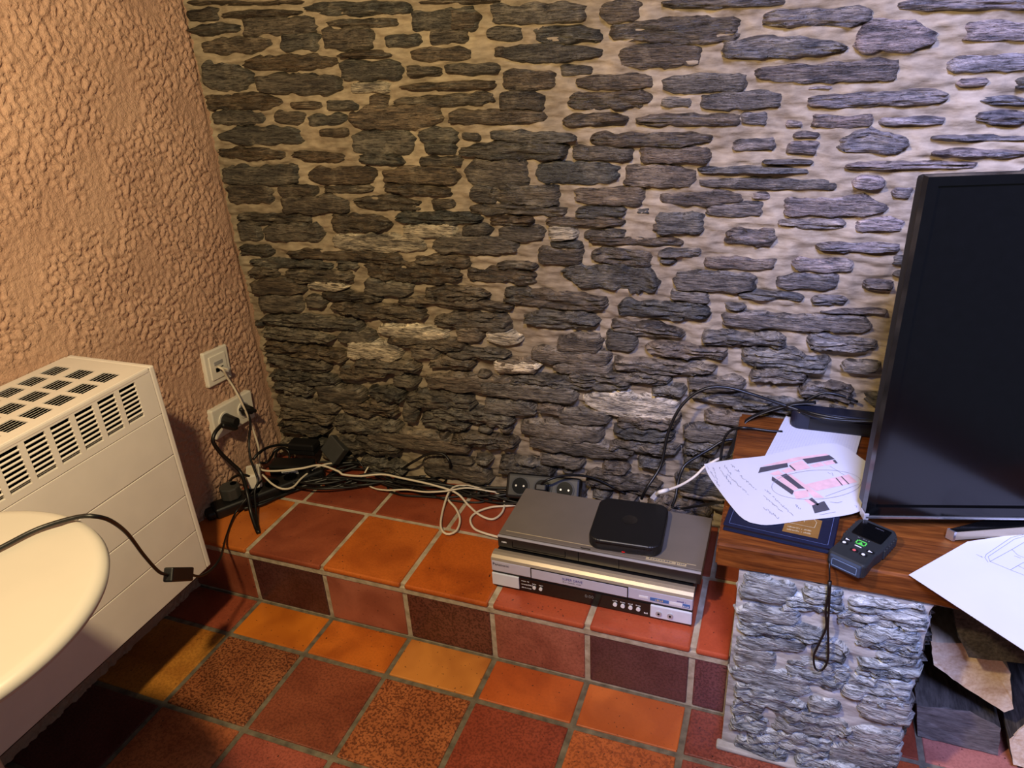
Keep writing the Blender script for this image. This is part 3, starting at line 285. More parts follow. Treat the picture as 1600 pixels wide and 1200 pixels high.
# ---- objects
def ROOT(o):
    while o.parent: o = o.parent
    return o
def obj(name, bm, mat, parent=None, world=True, smooth=False, color=None):
    if parent is not None and world:
        bm.transform(ROOT(parent).matrix_basis.inverted())
    me = bpy.data.meshes.new(name); bm.to_mesh(me); bm.free()
    if smooth:
        for p in me.polygons: p.use_smooth = True
    me.materials.append(M[mat] if isinstance(mat, str) else mat)
    return link(name, me, parent, color)
def link(name, me, parent=None, color=None):
    o = bpy.data.objects.new(name, me); COL.objects.link(o)
    if parent is not None: o.parent = parent
    if color: o.color = color
    return o
def np_obj(name, V, F, mat, parent=None, smooth=True, color=None):
    me = bpy.data.meshes.new(name); me.from_pydata(V, [], F); me.update()
    if smooth: me.polygons.foreach_set('use_smooth', [True] * len(me.polygons))
    me.materials.append(M[mat]); return link(name, me, parent, color)
def tag(o, label, cat, group=None):
    o['label'] = label; o['category'] = cat
    if group: o['group'] = group
    return o
def thing(name, label, cat, loc=(0, 0, 0), rotz=0.0, group=None):
    o = bpy.data.objects.new(name, None); o.empty_display_size = 0.02; COL.objects.link(o)
    o.matrix_basis = Matrix.Translation(loc) @ Matrix.Rotation(rotz, 4, 'Z')
    return tag(o, label, cat, group)
def struct(o): o['kind'] = 'structure'; return o
def box(x0, x1, y0, y1, z0, z1, bev=0.0, seg=2, bm=None):
    b = bmesh.new()
    r = bmesh.ops.create_cube(b, size=1.0)
    for v in b.verts:
        v.co = Vector((x0 + (v.co.x + .5) * (x1 - x0), y0 + (v.co.y + .5) * (y1 - y0), z0 + (v.co.z + .5) * (z1 - z0)))
    if bev: bmesh.ops.bevel(b, geom=b.edges[:], offset=bev, segments=seg, affect='EDGES', profile=0.5)
    if bm is None: return b
    return merge(bm, b)
def merge(bm, b):
    me = bpy.data.meshes.new('tmp'); b.to_mesh(me); b.free(); bm.from_mesh(me); bpy.data.meshes.remove(me); return bm
def prism(poly, z0, z1, bev=0.0, seg=2):
    b = bmesh.new(); vs = [b.verts.new((x, y, z0)) for x, y in poly]; f = b.faces.new(vs)
    r = bmesh.ops.extrude_face_region(b, geom=[f])
    for g in r['geom']:
        if isinstance(g, bmesh.types.BMVert): g.co.z = z1
    bmesh.ops.recalc_face_normals(b, faces=b.faces[:])
    if bev: bmesh.ops.bevel(b, geom=b.edges[:], offset=bev, segments=seg, affect='EDGES', profile=0.5)
    return b
def cyl(c, r, h, axis='z', n=24, r2=None, bm=None):
    b = bmesh.new(); bmesh.ops.create_cone(b, cap_ends=True, segments=n, radius1=r, radius2=r if r2 is None else r2, depth=h)
    m = {'z': Matrix(), 'x': Matrix.Rotation(PI / 2, 4, 'Y'), 'y': Matrix.Rotation(PI / 2, 4, 'X')}[axis]
    b.transform(Matrix.Translation(c) @ m)
    return b if bm is None else merge(bm, b)
def lathe(prof, n=48, c=(0, 0)):
    b = bmesh.new(); rings = []
    for r, z in prof:
        rings.append([b.verts.new((c[0] + r * math.cos(2 * PI * i / n), c[1] + r * math.sin(2 * PI * i / n), z)) for i in range(n)])
    for a, d in zip(rings, rings[1:]):
        for i in range(n): b.faces.new((a[i], a[(i + 1) % n], d[(i + 1) % n], d[i]))
    b.faces.new(rings[-1]); b.faces.new(list(reversed(rings[0])))
    bmesh.ops.remove_doubles(b, verts=b.verts[:], dist=1e-6); bmesh.ops.recalc_face_normals(b, faces=b.faces[:])
    return b
def smooth_path(pts, step=0.006):
    p = [Vector(x) for x in pts]
    if len(p) < 3: return p
    out = []
    q = [p[0] * 2 - p[1]] + p + [p[-1] * 2 - p[-2]]
    for i in range(1, len(q) - 2):
        a, b, c, d = q[i - 1:i + 3]
        n = max(2, int((c - b).length / step))
        for k in range(n):
            t = k / n
            out.append(0.5 * ((2 * b) + (c - a) * t + (2 * a - 5 * b + 4 * c - d) * t * t + (3 * b - a - 3 * c + d) * t ** 3))
    out.append(p[-1]); return out
def tube(pts, r, n=7, flat=1.0, step=0.006):
    path = smooth_path(pts, step); b = bmesh.new(); rings = []
    up = Vector((0.13, 0.2, 0.97)); 
    for i, c in enumerate(path):
        d = (path[min(i + 1, len(path) - 1)] - path[max(i - 1, 0)])
        if d.length < 1e-9: d = Vector((1, 0, 0))
        d.normalize()
        s = d.cross(up)
        if s.length < 1e-3: s = d.cross(Vector((1, 0, 0)))
        s.normalize(); up = s.cross(d).normalized()
        rings.append([b.verts.new(c + (s * math.cos(2 * PI * k / n) + up * math.sin(2 * PI * k / n) * flat) * r) for k in range(n)])
    for a, e in zip(rings, rings[1:]):
        for k in range(n): b.faces.new((a[k], a[(k + 1) % n], e[(k + 1) % n], e[k]))
    b.faces.new(rings[-1]); b.faces.new(list(reversed(rings[0])))
    bmesh.ops.recalc_face_normals(b, faces=b.faces[:])
    return b
def ribbon(pts, w, z_off=0.0005, bm=None):
    # flat pen stroke lying on a sheet
    b = bm or bmesh.new(); p = [Vector(x) + Vector((0, 0, z_off)) for x in pts]
    for a, c in zip(p, p[1:]):
        d = c - a
        if d.length < 1e-6: continue
        s = Vector((-d.y, d.x, 0)).normalized() * w / 2
        b.faces.new([b.verts.new(v) for v in (a - s, c - s, c + s, a + s)])
    return b
def text_bm(s, width, mtx, depth=0.0002, height=None):
    cu = bpy.data.curves.new('t', 'FONT'); cu.body = s; cu.size = 1.0; cu.extrude = 0.0; cu.resolution_u = 2
    o = bpy.data.objects.new('t', cu); COL.objects.link(o)
    dg = bpy.context.evaluated_depsgraph_get(); dg.update()
    me = bpy.data.meshes.new_from_object(o.evaluated_get(dg))
    b = bmesh.new(); b.from_mesh(me)
    bpy.data.objects.remove(o); bpy.data.curves.remove(cu); bpy.data.meshes.remove(me)
    xs = [v.co.x for v in b.verts]; ys = [v.co.y for v in b.verts]
    k = width / (max(xs) - min(xs)); ky = k if height is None else height / (max(ys) - min(ys))
    for v in b.verts: v.co = Vector(((v.co.x - min(xs)) * k, (v.co.y - min(ys)) * ky, depth))
    b.transform(mtx); return b
def print_bm(n, width, mtx, height, depth=0.0002):
    # print too small to read in the photograph: a row of tiny strokes
    b = bmesh.new(); r = random.Random(n * 7 + int(width * 1e4)); k = width / n
    for i in range(n):
        if n > 6 and r.random() < .14: continue
        h0, h1 = r.choice(((0, .7), (0, 1), (0, .7), (.1, .75))); x0 = i * k; w = k * r.uniform(.45, .8)
        b.faces.new([b.verts.new((x, y_ * height, depth)) for x, y_ in ((x0, h0), (x0 + w, h0), (x0 + w, h1), (x0, h1))])
    b.transform(mtx); return b
FRONT = Matrix.Rotation(PI / 2, 4, 'X')
def at(x, y, z, r=FRONT): return Matrix.Translation((x, y, z)) @ r

# ------------------------------------------------------------------ floor and ledge tiles
def grid_plate(name, x0, x1, y0, y1, z0, z1, mat): return struct(obj(name, box(x0, x1, y0, y1, z0, z1), mat))
TILE_CACHE = {}
def tile(parent, x0, x1, y0, y1, z0, z1, rgb, speck, j=0.005, bev=0.0025):
    sx, sy, sz = round(x1 - x0, 4), round(y1 - y0, 4), round(z1 - z0, 4)
    key = (sx, sy, sz)
    if key not in TILE_CACHE:
        b = box(-sx / 2, sx / 2, -sy / 2, sy / 2, -sz / 2, sz / 2, bev, 2)
        me = bpy.data.meshes.new('tile'); b.to_mesh(me); b.free(); me.materials.append(M['tile'])
        for p in me.polygons: p.use_smooth = False
        TILE_CACHE[key] = me
    o = bpy.data.objects.new('tile', TILE_CACHE[key]); COL.objects.link(o); o.parent = parent
    o.location = ((x0 + x1) / 2 + random.uniform(-.0006, .0006), (y0 + y1) / 2, (z0 + z1) / 2 + random.uniform(-.0006, .0006))
    o.rotation_euler = (random.uniform(-.002, .002), random.uniform(-.002, .002), random.uniform(-.003, .003))
    c = srgb(*rgb); o.color = (c[0] * .82, c[1] * .84, c[2] * .84, speck)
    return o
J = 0.0055
OR = (214, 116, 50); RD = (168, 84, 58); RO = (196, 92, 52); DP = (96, 58, 56); SA = (190, 116, 94); BR = (176, 106, 66); YO = (222, 144, 62); RM = (164, 86, 66)
floor = struct(obj('floor', box(XL - .05, 2.3, -1.9, 0.42, -H - .06, -H - .0025), 'grout'))
rows = [(-0.1147, 0.0)]
y = -0.1147
while y > -1.85: rows.append((y - P, y)); y -= P
FC = {0: {-1: (RD, .2), 0: ((232, 130, 40), .0), 1: ((224, 120, 40), .12), 2: ((226, 144, 66), .0), 3: ((212, 104, 46), .1), 4: ((224, 118, 56), .05), 5: (RM, .5)},
      1: {-1: ((214, 142, 58), .3), 0: (BR, .95), 1: ((160, 84, 58), .45), 2: ((190, 110, 66), .85), 3: ((172, 80, 56), .5), 4: ((214, 116, 62), .55), 5: (RM, .45)},
      2: {-1: ((110, 60, 56), .5), 0: ((214, 124, 78), .45), 1: ((182, 92, 74), .4), 2: ((186, 96, 74), .5), 3: (RM, .4)}}
pal = [(OR, .2), (RD, .4), (RO, .3), (BR, .7), (SA, .3), (RM, .5), (YO, .1)]
for ri, (ya, yb) in enumerate(rows):
    for k in range(-1, 11):
        x0, x1 = k * P, (k + 1) * P
        if k == -1: x0 = XL - .01
        c, s = FC.get(ri, {}).get(k) or random.choice(pal)
        tile(floor, x0 + J, x1 - J, ya + J, yb - (J if ri else .004), -H - .014, -H, c, s)
for k, (xa, xb, c) in enumerate([(1.392, 1.435, RD), (1.435, 1.64, (204, 128, 112)), (1.64, 1.845, RM), (1.845, 2.05, RO)]):
    for yy in (0.0, 0.205):
        tile(floor, xa + (J if k else 0), xb - J, yy + J, yy + .2 - J, -H - .014, -H, c, .2)
ledge = struct(obj('floor_ledge', box(XL - .05, 1.092, 0.0025, 0.42, -H - .002, -.0035), 'grout_light'))
LA = {-1: ((214, 118, 50), .05), 0: ((172, 88, 58), .12), 1: ((218, 114, 44), .15), 2: ((210, 104, 36), .18), 3: ((192, 88, 54), .12), 4: ((196, 90, 58), .1), 5: ((196, 88, 56), .1)}
LB = {-1: (RD, .1), 0: ((164, 82, 56), .1), 1: ((166, 80, 50), .15), 2: ((182, 86, 54), .1), 3: (RO, .1), 4: (RD, .1), 5: (RD, .1)}
obj('grout_joint', box(XL - .01, 1.090, -.0015, .01, -.0265, -.011, .001), 'grout_light', ledge)
RI = {-1: ((172, 96, 68), .1), 0: (DP, .5), 1: ((190, 112, 88), .08), 2: ((128, 76, 64), .8), 3: ((188, 112, 92), .3), 4: ((110, 68, 68), .45), 5: ((136, 84, 84), .6)}
for k in range(-1, 6):
    x0 = XL - .01 if k == -1 else k * P + J
    x1 = 1.090 if k == 5 else (k + 1) * P - J
    tile(ledge, x0, x1, -.005, P - J, -.012, 0, *LA[k], bev=.004)
    xo = .012
    tile(ledge, XL - .01 if k == -1 else x0 + xo, x1 + (0 if k == 5 else xo), P + J, YW + .012, -.016, 0, *LB[k])
    tile(ledge, x0, x1, 0.0, 0.012, -H + .004, -.026, *RI[k])

# ------------------------------------------------------------------ left wall
def height_wall_left():
    st = .0036
    ys = np.arange(-1.9, YW + .012, st); zs = np.arange(-H, 1.62, st)
    Yg, Zg = np.meshgrid(ys, zs)
    wy = .35 * fbm(Yg * 30, Zg * 30, 3, 2); wz = .35 * fbm(Yg * 30, Zg * 30, 7, 2)
    a = fbm(Yg * 98 + wy * 2, Zg * 88 + wz * 2, 21, 2)
    b = fbm(Yg * 120 + wy * 3, Zg * 110 + wz * 3, 31, 1)
    smooth_patch = sstep(-.25, .35, fbm(Yg * 9, Zg * 7, 51, 2) + .25)
    h = .0044 * sstep(-.10, .10, a) + .0016 * sstep(-.1, .3, b)
    h = h * (.25 + .75 * smooth_patch) + .004 * fbm(Yg * 3, Zg * 3, 61, 2)
    edge = np.clip((YW - .012 - Yg) / .012, 0, 1)
    h = h * edge - .004 * (1 - edge)
    X = XL + h
    V = np.stack([X, Yg, Zg], -1).reshape(-1, 3)
    n, m = Yg.shape
    i = np.arange(n * m).reshape(n, m)
    F = np.stack([i[:-1, :-1], i[:-1, 1:], i[1:, 1:], i[1:, :-1]], -1).reshape(-1, 4)
    return V.tolist(), F.tolist()
V, F = height_wall_left()
wl = struct(np_obj('wall_left', V, F, 'plaster'))
# wall body behind the plaster face
struct(obj('trim_1', box(XL - .12, XL - .008, -1.9, YW + .012, -H, 1.62), 'plaster'))

# ------------------------------------------------------------------ stone wall
X0, X1, Z1 = XL - .02, 2.25, 1.62
CS = .004
nx, nz = int((X1 - X0) / CS), int((Z1) / CS)
mask = np.zeros((nz, nx), bool)
def mark(s, grow=0.0, test=False):
    x0, z0, x1, z1, h = s[:5]
    ia, ib = int((x0 - grow - X0) / CS), int((x1 + grow - X0) / CS)
    ia, ib = max(ia, 0), min(ib, nx - 1)
    hit = tot = 0
    for i in range(ia, ib + 1):
        t = min(max((X0 + i * CS - x0) / max(x1 - x0, 1e-4), 0), 1)
        zc = z0 + (z1 - z0) * t; hh = h / 2 * 1.2 * (1 - .35 * abs(2 * t - 1) ** 3) + grow
        a, b = max(int((zc - hh) / CS), 0), min(int((zc + hh) / CS) + 1, nz)
        if a >= b: continue
        if test: hit += mask[a:b, i].sum(); tot += b - a
        else: mask[a:b, i] = True
    return hit / max(tot, 1)
traced = [s for s in STONES if s[2] - s[0] > .02]
for s in traced: mark(s)
rng = random.Random(5)
fill = []
tries = 0
for L0, L1, h0, h1, n in ((.13, .24, .024, .04, 900), (.08, .15, .018, .03, 1800), (.05, .09, .012, .022, 3000), (.07, .17, .007, .012, 3500), (.03, .06, .007, .014, 4000)):
    for _ in range(n):
        L = rng.uniform(L0, L1); h = rng.uniform(h0, h1)
        x = rng.uniform(XL - .03, X1 - L); z = rng.uniform(.012, Z1 - .01)
        inview = z < 1.17 and x < 1.5
        sl = (-.09 * max(0, 1 - z / .6)) * L if False else rng.uniform(-.03, .02) * L
        s = (max(x, XL), z, x + L, z + sl, h, rng.choice('lllrf'))
        if s[2] - s[0] < .025: continue
        if mark(s, .0022, True) == 0:
            mark(s); fill.append(s)
def stone_geo(s, seed, face=0.0, prot=None, rough=1.0, nxm=.0085, tdiv=None):
    x0, z0, x1, z1, h, t = s
    r = random.Random(seed); L = x1 - x0
    nX = max(6, min(34, int(L / nxm))); nT = tdiv or (8 if t == 'l' else 6)
    if h > .022: nT += 2
    D = prot if prot is not None else {'f': r.uniform(.012, .019), 'l': r.uniform(.013, .022), 'w': r.uniform(.013, .018), 'r': r.uniform(.012, .020)}[t]
    S, T = np.meshgrid(np.linspace(0, 1, nX + 1), np.linspace(-1, 1, nT + 1))
    tl, tr = r.uniform(.05, .34), r.uniform(.05, .34)
    pl, prr = r.uniform(.04, .6), r.uniform(.04, .6)
    if t == 'f': pl *= 1.3; prr *= 1.3
    end = np.minimum(np.clip(pl + (1 - pl) * (S / tl), 0, 1), np.clip(prr + (1 - prr) * ((1 - S) / tr), 0, 1)) ** .7
    jx = .10 * pn(S * L * 55 + seed * 1.7, T * 0 + seed, 5)
    up = 1 + .45 * fbm(S * L * 26 + seed, 0 * S + 3.3, 9, 3); dn = 1 + .45 * fbm(S * L * 26 + seed, 0 * S + 8.1, 12, 3)
    hh = h / 2 * end * np.where(T > 0, up, dn) * (1.46 - .12 * min(max((x0 - .7) / .3, 0), 1) + .16 * min(max((.6 - z0) / .3, 0), 1))
    X = x0 + L * S + h * .22 * fbm(T * 1.3 + seed, S * 0 + .5, 15, 2) * np.where(np.abs(S - .5) > .3, 1, 0)
    tilt = r.uniform(-.12, .12) * h
    Z = z0 + (z1 - z0) * S + hh * T + r.uniform(-.1, .1) * h * np.sin(S * PI)
    e = np.minimum(np.minimum(S, 1 - S) * L / .008, (1 - np.abs(T)) * h / 2 / .0035)
    rim = np.clip(e, 0, 1) ** .55
    if t == 'l':
        q = fbm(S * L * 13 + seed * 3.1, Z * 230 + seed, 17, 2)
        relief = .0105 * np.clip(q * 1.7, -.6, .8) - .003 * np.abs(T) + .002 * fbm(S * L * 60, Z * 200, 19, 2)
    elif t == 'r':
        relief = .004 * fbm(S * L * 50 + seed, Z * 110, 23, 3) + .003 * np.clip(fbm(S * L * 16 + seed, Z * 190, 17, 2), -.5, .6)
    elif t == 'w':
        relief = .003 * fbm(S * L * 40 + seed, Z * 120, 23, 3)
    else:
        relief = .0016 * fbm(S * L * 25 + seed, Z * 60, 23, 2) + r.uniform(-.003, .003) * T
    dep = -.006 + rim * (D + .006 + relief * rough)
    Y = face - dep
    n, m = S.shape
    V = np.stack([X, Y, Z], -1).reshape(-1, 3)
    i = np.arange(n * m).reshape(n, m)
    F = np.stack([i[:-1, :-1], i[:-1, 1:], i[1:, 1:], i[1:, :-1]], -1).reshape(-1, 4)
    return V, F
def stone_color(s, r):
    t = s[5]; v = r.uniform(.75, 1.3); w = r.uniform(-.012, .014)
    sm = min(max((s[0] - .75) / .4, 0), 1) * min(max((s[1] - .35) / .3, 0), 1)   # mortar smears plus cool light painted in, paler towards the upper right
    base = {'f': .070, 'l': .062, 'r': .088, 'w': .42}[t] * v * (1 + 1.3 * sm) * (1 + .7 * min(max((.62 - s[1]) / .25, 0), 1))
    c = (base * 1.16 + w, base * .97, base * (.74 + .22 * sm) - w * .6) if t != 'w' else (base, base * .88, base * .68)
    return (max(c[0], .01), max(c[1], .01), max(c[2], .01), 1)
def blur(a, k):
    for ax in (0, 1):
        c = np.cumsum(np.insert(np.pad(a, [(k, k) if i == ax else (0, 0) for i in (0, 1)], mode='edge'), 0, 0, axis=ax), axis=ax)
        n = a.shape[ax]
        a = (np.take(c, np.arange(2 * k + 1, 2 * k + 1 + n), axis=ax) - np.take(c, np.arange(0, n), axis=ax)) / (2 * k + 1)
    return a
def mortar_mesh():
    st = .005
    xs = np.arange(X0, X1, st); zs = np.arange(-.005, Z1, st)
    Xg, Zg = np.meshgrid(xs, zs)
    mb = blur(mask.astype(float), 3)
    ii = np.clip(((Xg - X0) / CS).astype(int), 0, nx - 1); jj = np.clip((Zg / CS).astype(int), 0, nz - 1)
    near = mb[jj, ii]
    h = .0055 + .008 * fbm(Xg * 9, Zg * 22, 71, 3) + .012 * fbm(Xg * 20, Zg * 75, 75, 2) - .004 * near - .008 * sstep(.62, .35, Zg) + .004 * np.abs(pn(Xg * 12, Zg * 50, 79))
    h = h + .018 * np.exp(-(np.maximum(Zg, 0) / .022) ** 2)
    V = np.stack([Xg, YW - h, Zg], -1).reshape(-1, 3)
    n, m = Xg.shape; i = np.arange(n * m).reshape(n, m)
    F = np.stack([i[:-1, :-1], i[:-1, 1:], i[1:, 1:], i[1:, :-1]], -1).reshape(-1, 4)
    return V.tolist(), F.tolist()
V, F = mortar_mesh()
wb = struct(np_obj('wall_back', V, F, 'mortar'))
struct(obj('trim_2', box(XL - .12, X1, YW + .012, YW + .14, -H, Z1), 'mortar'))
srng = random.Random(3)
fill_sorted = sorted(fill, key=lambda s: -((s[2] - s[0]) * s[4] if (s[1] < 1.15 and s[2] < 1.36 - .0 and not (s[0] > 1.2 and s[1] > .3)) else 0))
singles = traced + fill_sorted[:max(0, 298 - len(traced))]
rest = fill_sorted[max(0, 298 - len(traced)):]
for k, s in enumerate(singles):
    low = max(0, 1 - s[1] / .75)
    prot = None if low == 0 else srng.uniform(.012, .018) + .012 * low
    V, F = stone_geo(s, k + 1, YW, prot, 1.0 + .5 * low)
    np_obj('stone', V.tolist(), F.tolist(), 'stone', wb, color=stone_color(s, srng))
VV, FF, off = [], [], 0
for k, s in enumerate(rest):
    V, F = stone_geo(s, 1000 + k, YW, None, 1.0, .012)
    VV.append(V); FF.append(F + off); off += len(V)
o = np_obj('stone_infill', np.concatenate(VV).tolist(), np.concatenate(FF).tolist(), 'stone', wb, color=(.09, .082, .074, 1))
o['kind'] = 'stuff'

# ------------------------------------------------------------------ stone pillar under the plank
PF = -.063
pil = thing('stone_pillar', 'rough grey slate pillar carrying the left end of the wooden plank', 'pillar', (1.24, .15, -H))
def pillar_core():
    st = .006
    b = bmesh.new()
    def sheet(fn, nu, nv):
        g = [[b.verts.new(fn(u / nu, v / nv)) for u in range(nu + 1)] for v in range(nv + 1)]
        for v in range(nv):
            for u in range(nu): b.faces.new((g[v][u], g[v][u + 1], g[v + 1][u + 1], g[v + 1][u]))
    zt = .257
    def nse(a, c, sd): return float(fbm(np.array(a * 22.), np.array(c * 55.), sd, 3))
    def front(u, v):
        x = 1.094 + u * (1.372 - 1.094); z = -H + v * (zt + H)
        e = min(u, 1 - u, .04) / .04
        return (x + (.008 * nse(z, 3, 7) if u == 1 else 0), PF - .004 - .007 * nse(x, z, 81) * e, z)
    def right(u, v):
        y = PF - .004 + u * (.36 - PF); z = -H + v * (zt + H)
        return (1.372 + (.008 * nse(z, 3, 7) if u == 0 else .008 * nse(y, z, 83)), y, z)
    def left(u, v):
        y = .36 - u * (.36 - PF + .004); z = -H + v * (zt + H)
        return (1.094 - (0 if u == 1 else .002 * nse(y, z, 85)), y, z)
    sheet(front, 46, 60); sheet(right, 40, 60); sheet(left, 40, 60)
    b.faces.new([b.verts.new(p) for p in ((1.094, PF, zt), (1.372, PF, zt), (1.372, .36, zt), (1.094, .36, zt))])
    return b
def pale_mortar():
    t = NT('pale_mortar'); v = t.coord(); f = t.noise(t.coord((14, 14, 60)), 1.3, 4)
    t.base(t.ramp(f, [(0.3, srgb(132, 128, 122)), (0.7, srgb(188, 184, 176))])); t.bump(f, .6, .004); t.bump(t.noise(v, 200, 3), .35, .0015)
    return t.set(.8)
M['pale_mortar'] = pale_mortar()
core = obj('mortar_core', pillar_core(), 'pale_mortar', pil, smooth=True)
prng = random.Random(9)
for k, s in enumerate(PILLAR_STONES):
    x1 = min(s[2], 1.384 + prng.uniform(-.012, .006)) if s[2] > 1.34 else s[2]
    x0 = max(s[0], 1.093)
    zc = lambda z_: min(max(z_, -H + .012), .258 - s[4] * 1.3 * .80)
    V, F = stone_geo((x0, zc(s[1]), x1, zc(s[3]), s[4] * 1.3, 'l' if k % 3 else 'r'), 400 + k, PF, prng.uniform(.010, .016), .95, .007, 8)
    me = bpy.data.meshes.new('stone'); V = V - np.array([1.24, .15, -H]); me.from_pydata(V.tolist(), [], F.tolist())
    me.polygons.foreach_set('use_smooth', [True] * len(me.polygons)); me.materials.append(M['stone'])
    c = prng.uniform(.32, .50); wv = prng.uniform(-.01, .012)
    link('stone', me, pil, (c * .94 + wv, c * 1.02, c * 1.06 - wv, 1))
# stones showing their ends on the open right side
for k in range(14):
    z = -H + .02 + k * .029; L = prng.uniform(.10, .2); y0 = PF - .004 + prng.uniform(0, .02)
    V, F = stone_geo((y0, z, y0 + L, z + prng.uniform(-.006, .006), prng.uniform(.02, .03), 'l'), 500 + k, 0.0, prng.uniform(.006, .014), 1.0, .009)
    W = np.stack([1.370 - V[:, 1], V[:, 0], V[:, 2]], -1) - np.array([1.24, .15, -H])
    me = bpy.data.meshes.new('stone'); me.from_pydata(W.tolist(), [], F[:, ::-1].tolist())
    me.polygons.foreach_set('use_smooth', [True] * len(me.polygons)); me.materials.append(M['stone'])
    link('stone', me, pil, (.13, .125, .12, 1))
obj('mortar_foot', prism([(1.085, PF - .02), (1.375, PF - .024), (1.375, PF), (1.085, PF)], -H, -H + .010, .004), 'pale_mortar', pil)

# ------------------------------------------------------------------ wooden plank
def plank():
    b = bmesh.new(); n = 60; rows_ = []
    x0, x1 = 1.056, 2.2
    for i in range(n + 1):
        x = x0 + (x1 - x0) * i / n
        w = .0035 * float(fbm(np.array(x * 9.), np.array(.3), 91, 3)); w2 = .004 * float(fbm(np.array(x * 14.), np.array(5.), 95, 3))
        yf = -.073 - .010 * min(max((x - 1.3) / .4, 0), 1)
        prof = [(.385, .302), (yf + .006, .302), (yf + .001 + w * .5, .2995), (yf - w, .294), (yf - w2, .276), (yf - w2 * .6, .262), (yf + .004, .258), (.385, .258)]
        rows_.append([b.verts.new((x, y_, z_)) for y_, z_ in prof])
    for a, c in zip(rows_, rows_[1:]):
        for k in range(8): b.faces.new((a[k], a[(k + 1) % 8], c[(k + 1) % 8], c[k]))
    b.faces.new(rows_[0]); b.faces.new(list(reversed(rows_[-1])))
    bmesh.ops.recalc_face_normals(b, faces=b.faces[:])
    ed = [e for e in b.edges if all(abs(v.co.x - x0) < 1e-6 for v in e.verts)]
    bmesh.ops.bevel(b, geom=ed, offset=.003, segments=2, affect='EDGES')
    return b
tag(obj('wooden_plank', plank(), 'wood'), 'thick brown oak plank shelf under the TV, resting on the stone pillar', 'shelf')

# ------------------------------------------------------------------ heater
ht = thing('wall_heater', 'cream enamel convector heater with slotted vents on the plaster wall', 'heater', (XL, -.65, .065))
HX0, HX1, HY0, HY1, HZ0, HZ1 = XL + .004, .027, -1.25, -.132, .065, .534
obj('end_panel', box(HX0, HX1, -.144, HY1, HZ0, HZ1, .003), 'enamel', ht)
obj('end_panel', box(HX0, HX1, HY0, HY0 + .012, HZ0, HZ1, .003), 'enamel', ht)
obj('back_panel', box(HX0, HX0 + .004, HY0 + .012, -.144, HZ0 + .01, HZ1 - .004), 'enamel', ht)
obj('inner_shade_box', box(HX0 + .006, HX1 - .0145, HY0 + .014, -.146, HZ0 + .01, HZ1 - .012), 'black_dark', ht)  # black box standing in for the shade behind the vent slots
obj('base_strip', box(HX0 + .01, HX1 - .006, HY0 + .012, -.144, HZ0 - .006, HZ0 + .006), 'black_plastic', ht)
seams = [.438, .347, .251, .164, HZ0]
for a, c in zip(seams, seams[1:]):
    obj('front_panel', box(HX1 - .014, HX1, HY0 + .013, -.1452, c + .0008, a - .0008, .0012), 'enamel', ht)
# vented head: rails, mullions between slot columns and single slats
hy = -.1452; cp = .0466; cw = .0365; c0 = -.182
ZT, ZB = .522, .452
head = bmesh.new()
box(HX1 - .012, HX1, HY0 + .013, hy, ZT, HZ1 - .006, .0, bm=head); box(HX1 - .012, HX1, HY0 + .013, hy, .4388, ZB, .0, bm=head)
ys = []
yy = c0
while yy - cw > HY0 + .03: ys.append((yy - cw, yy)); yy -= cp
prev = hy
for a, c in ys: box(HX1 - .004, HX1, c, prev, ZB, ZT, bm=head); prev = a
box(HX1 - .012, HX1, HY0 + .013, prev, ZB, ZT, bm=head)
fh = obj('vent_panel', head, 'enamel', ht)
sp = (ZT - ZB) / 8
sm = box(-.002, .002, -cw / 2 - .001, cw / 2 + .001, -.0014, .0014, .0008, 1)
me = bpy.data.meshes.new('slat'); sm.to_mesh(me); sm.free(); me.materials.append(M['enamel'])
for a, c in ys[:12]:
    for k in range(1, 8):
        s_ = link('slat', me, fh); s_.location = Vector((HX1 - .0026, (a + c) / 2, ZB + k * sp)) - ht.location
        s_.rotation_euler = (0, .2, 0)
# top plate with three slot blocks per column
top = bmesh.new(); zt0, zt1 = HZ1 - .0022, HZ1
bx = [(-.165, -.125), (-.104, -.063), (-.043, -.002)]
def tb(xa, xb, ya, yb): box(xa, xb, ya, yb, zt0, zt1, bm=top)
xe = [HX0] + [v for p in bx for v in p] + [HX1]
for i in range(0, len(xe), 2): tb(xe[i], xe[i + 1], HY0 + .013, hy)
prev = hy
for a, c in ys:
    for xa, xb in bx: tb(xa, xb, c, prev)
    prev = a
for xa, xb in bx: tb(xa, xb, HY0 + .013, prev)
tp = obj('top_panel', top, 'enamel', ht)
gr = bmesh.new()
for a, c in ys:
    for xa, xb in bx:
        for k in range(1, 5):
            x = xa + (xb - xa) * k / 5
            box(x - .00035, x + .00035, a - .0005, c + .0005, zt1 - .0013, zt1 - .0010, bm=gr)
g = obj('vent_bars', gr, 'enamel', tp); g['kind'] = 'stuff'
lip = bmesh.new(); box(HX1 - .010, HX1 + .0006, HY0 + .013, hy, HZ1 - .010, HZ1 + .0006, .003, 3, bm=lip)
obj('front_lip', lip, 'enamel', ht)

# ------------------------------------------------------------------ wall sockets
def rrect(cx, cy, w, h, r, n=5):
    o = []
    for qx, qy, a0 in ((1, 1, 0), (-1, 1, 90), (-1, -1, 180), (1, -1, 270)):
        for i in range(n + 1):
            a = math.radians(a0 + 90 * i / n); o.append((cx + qx * (w / 2 - r) + r * math.cos(a), cy + qy * (h / 2 - r) + r * math.sin(a)))
    return o
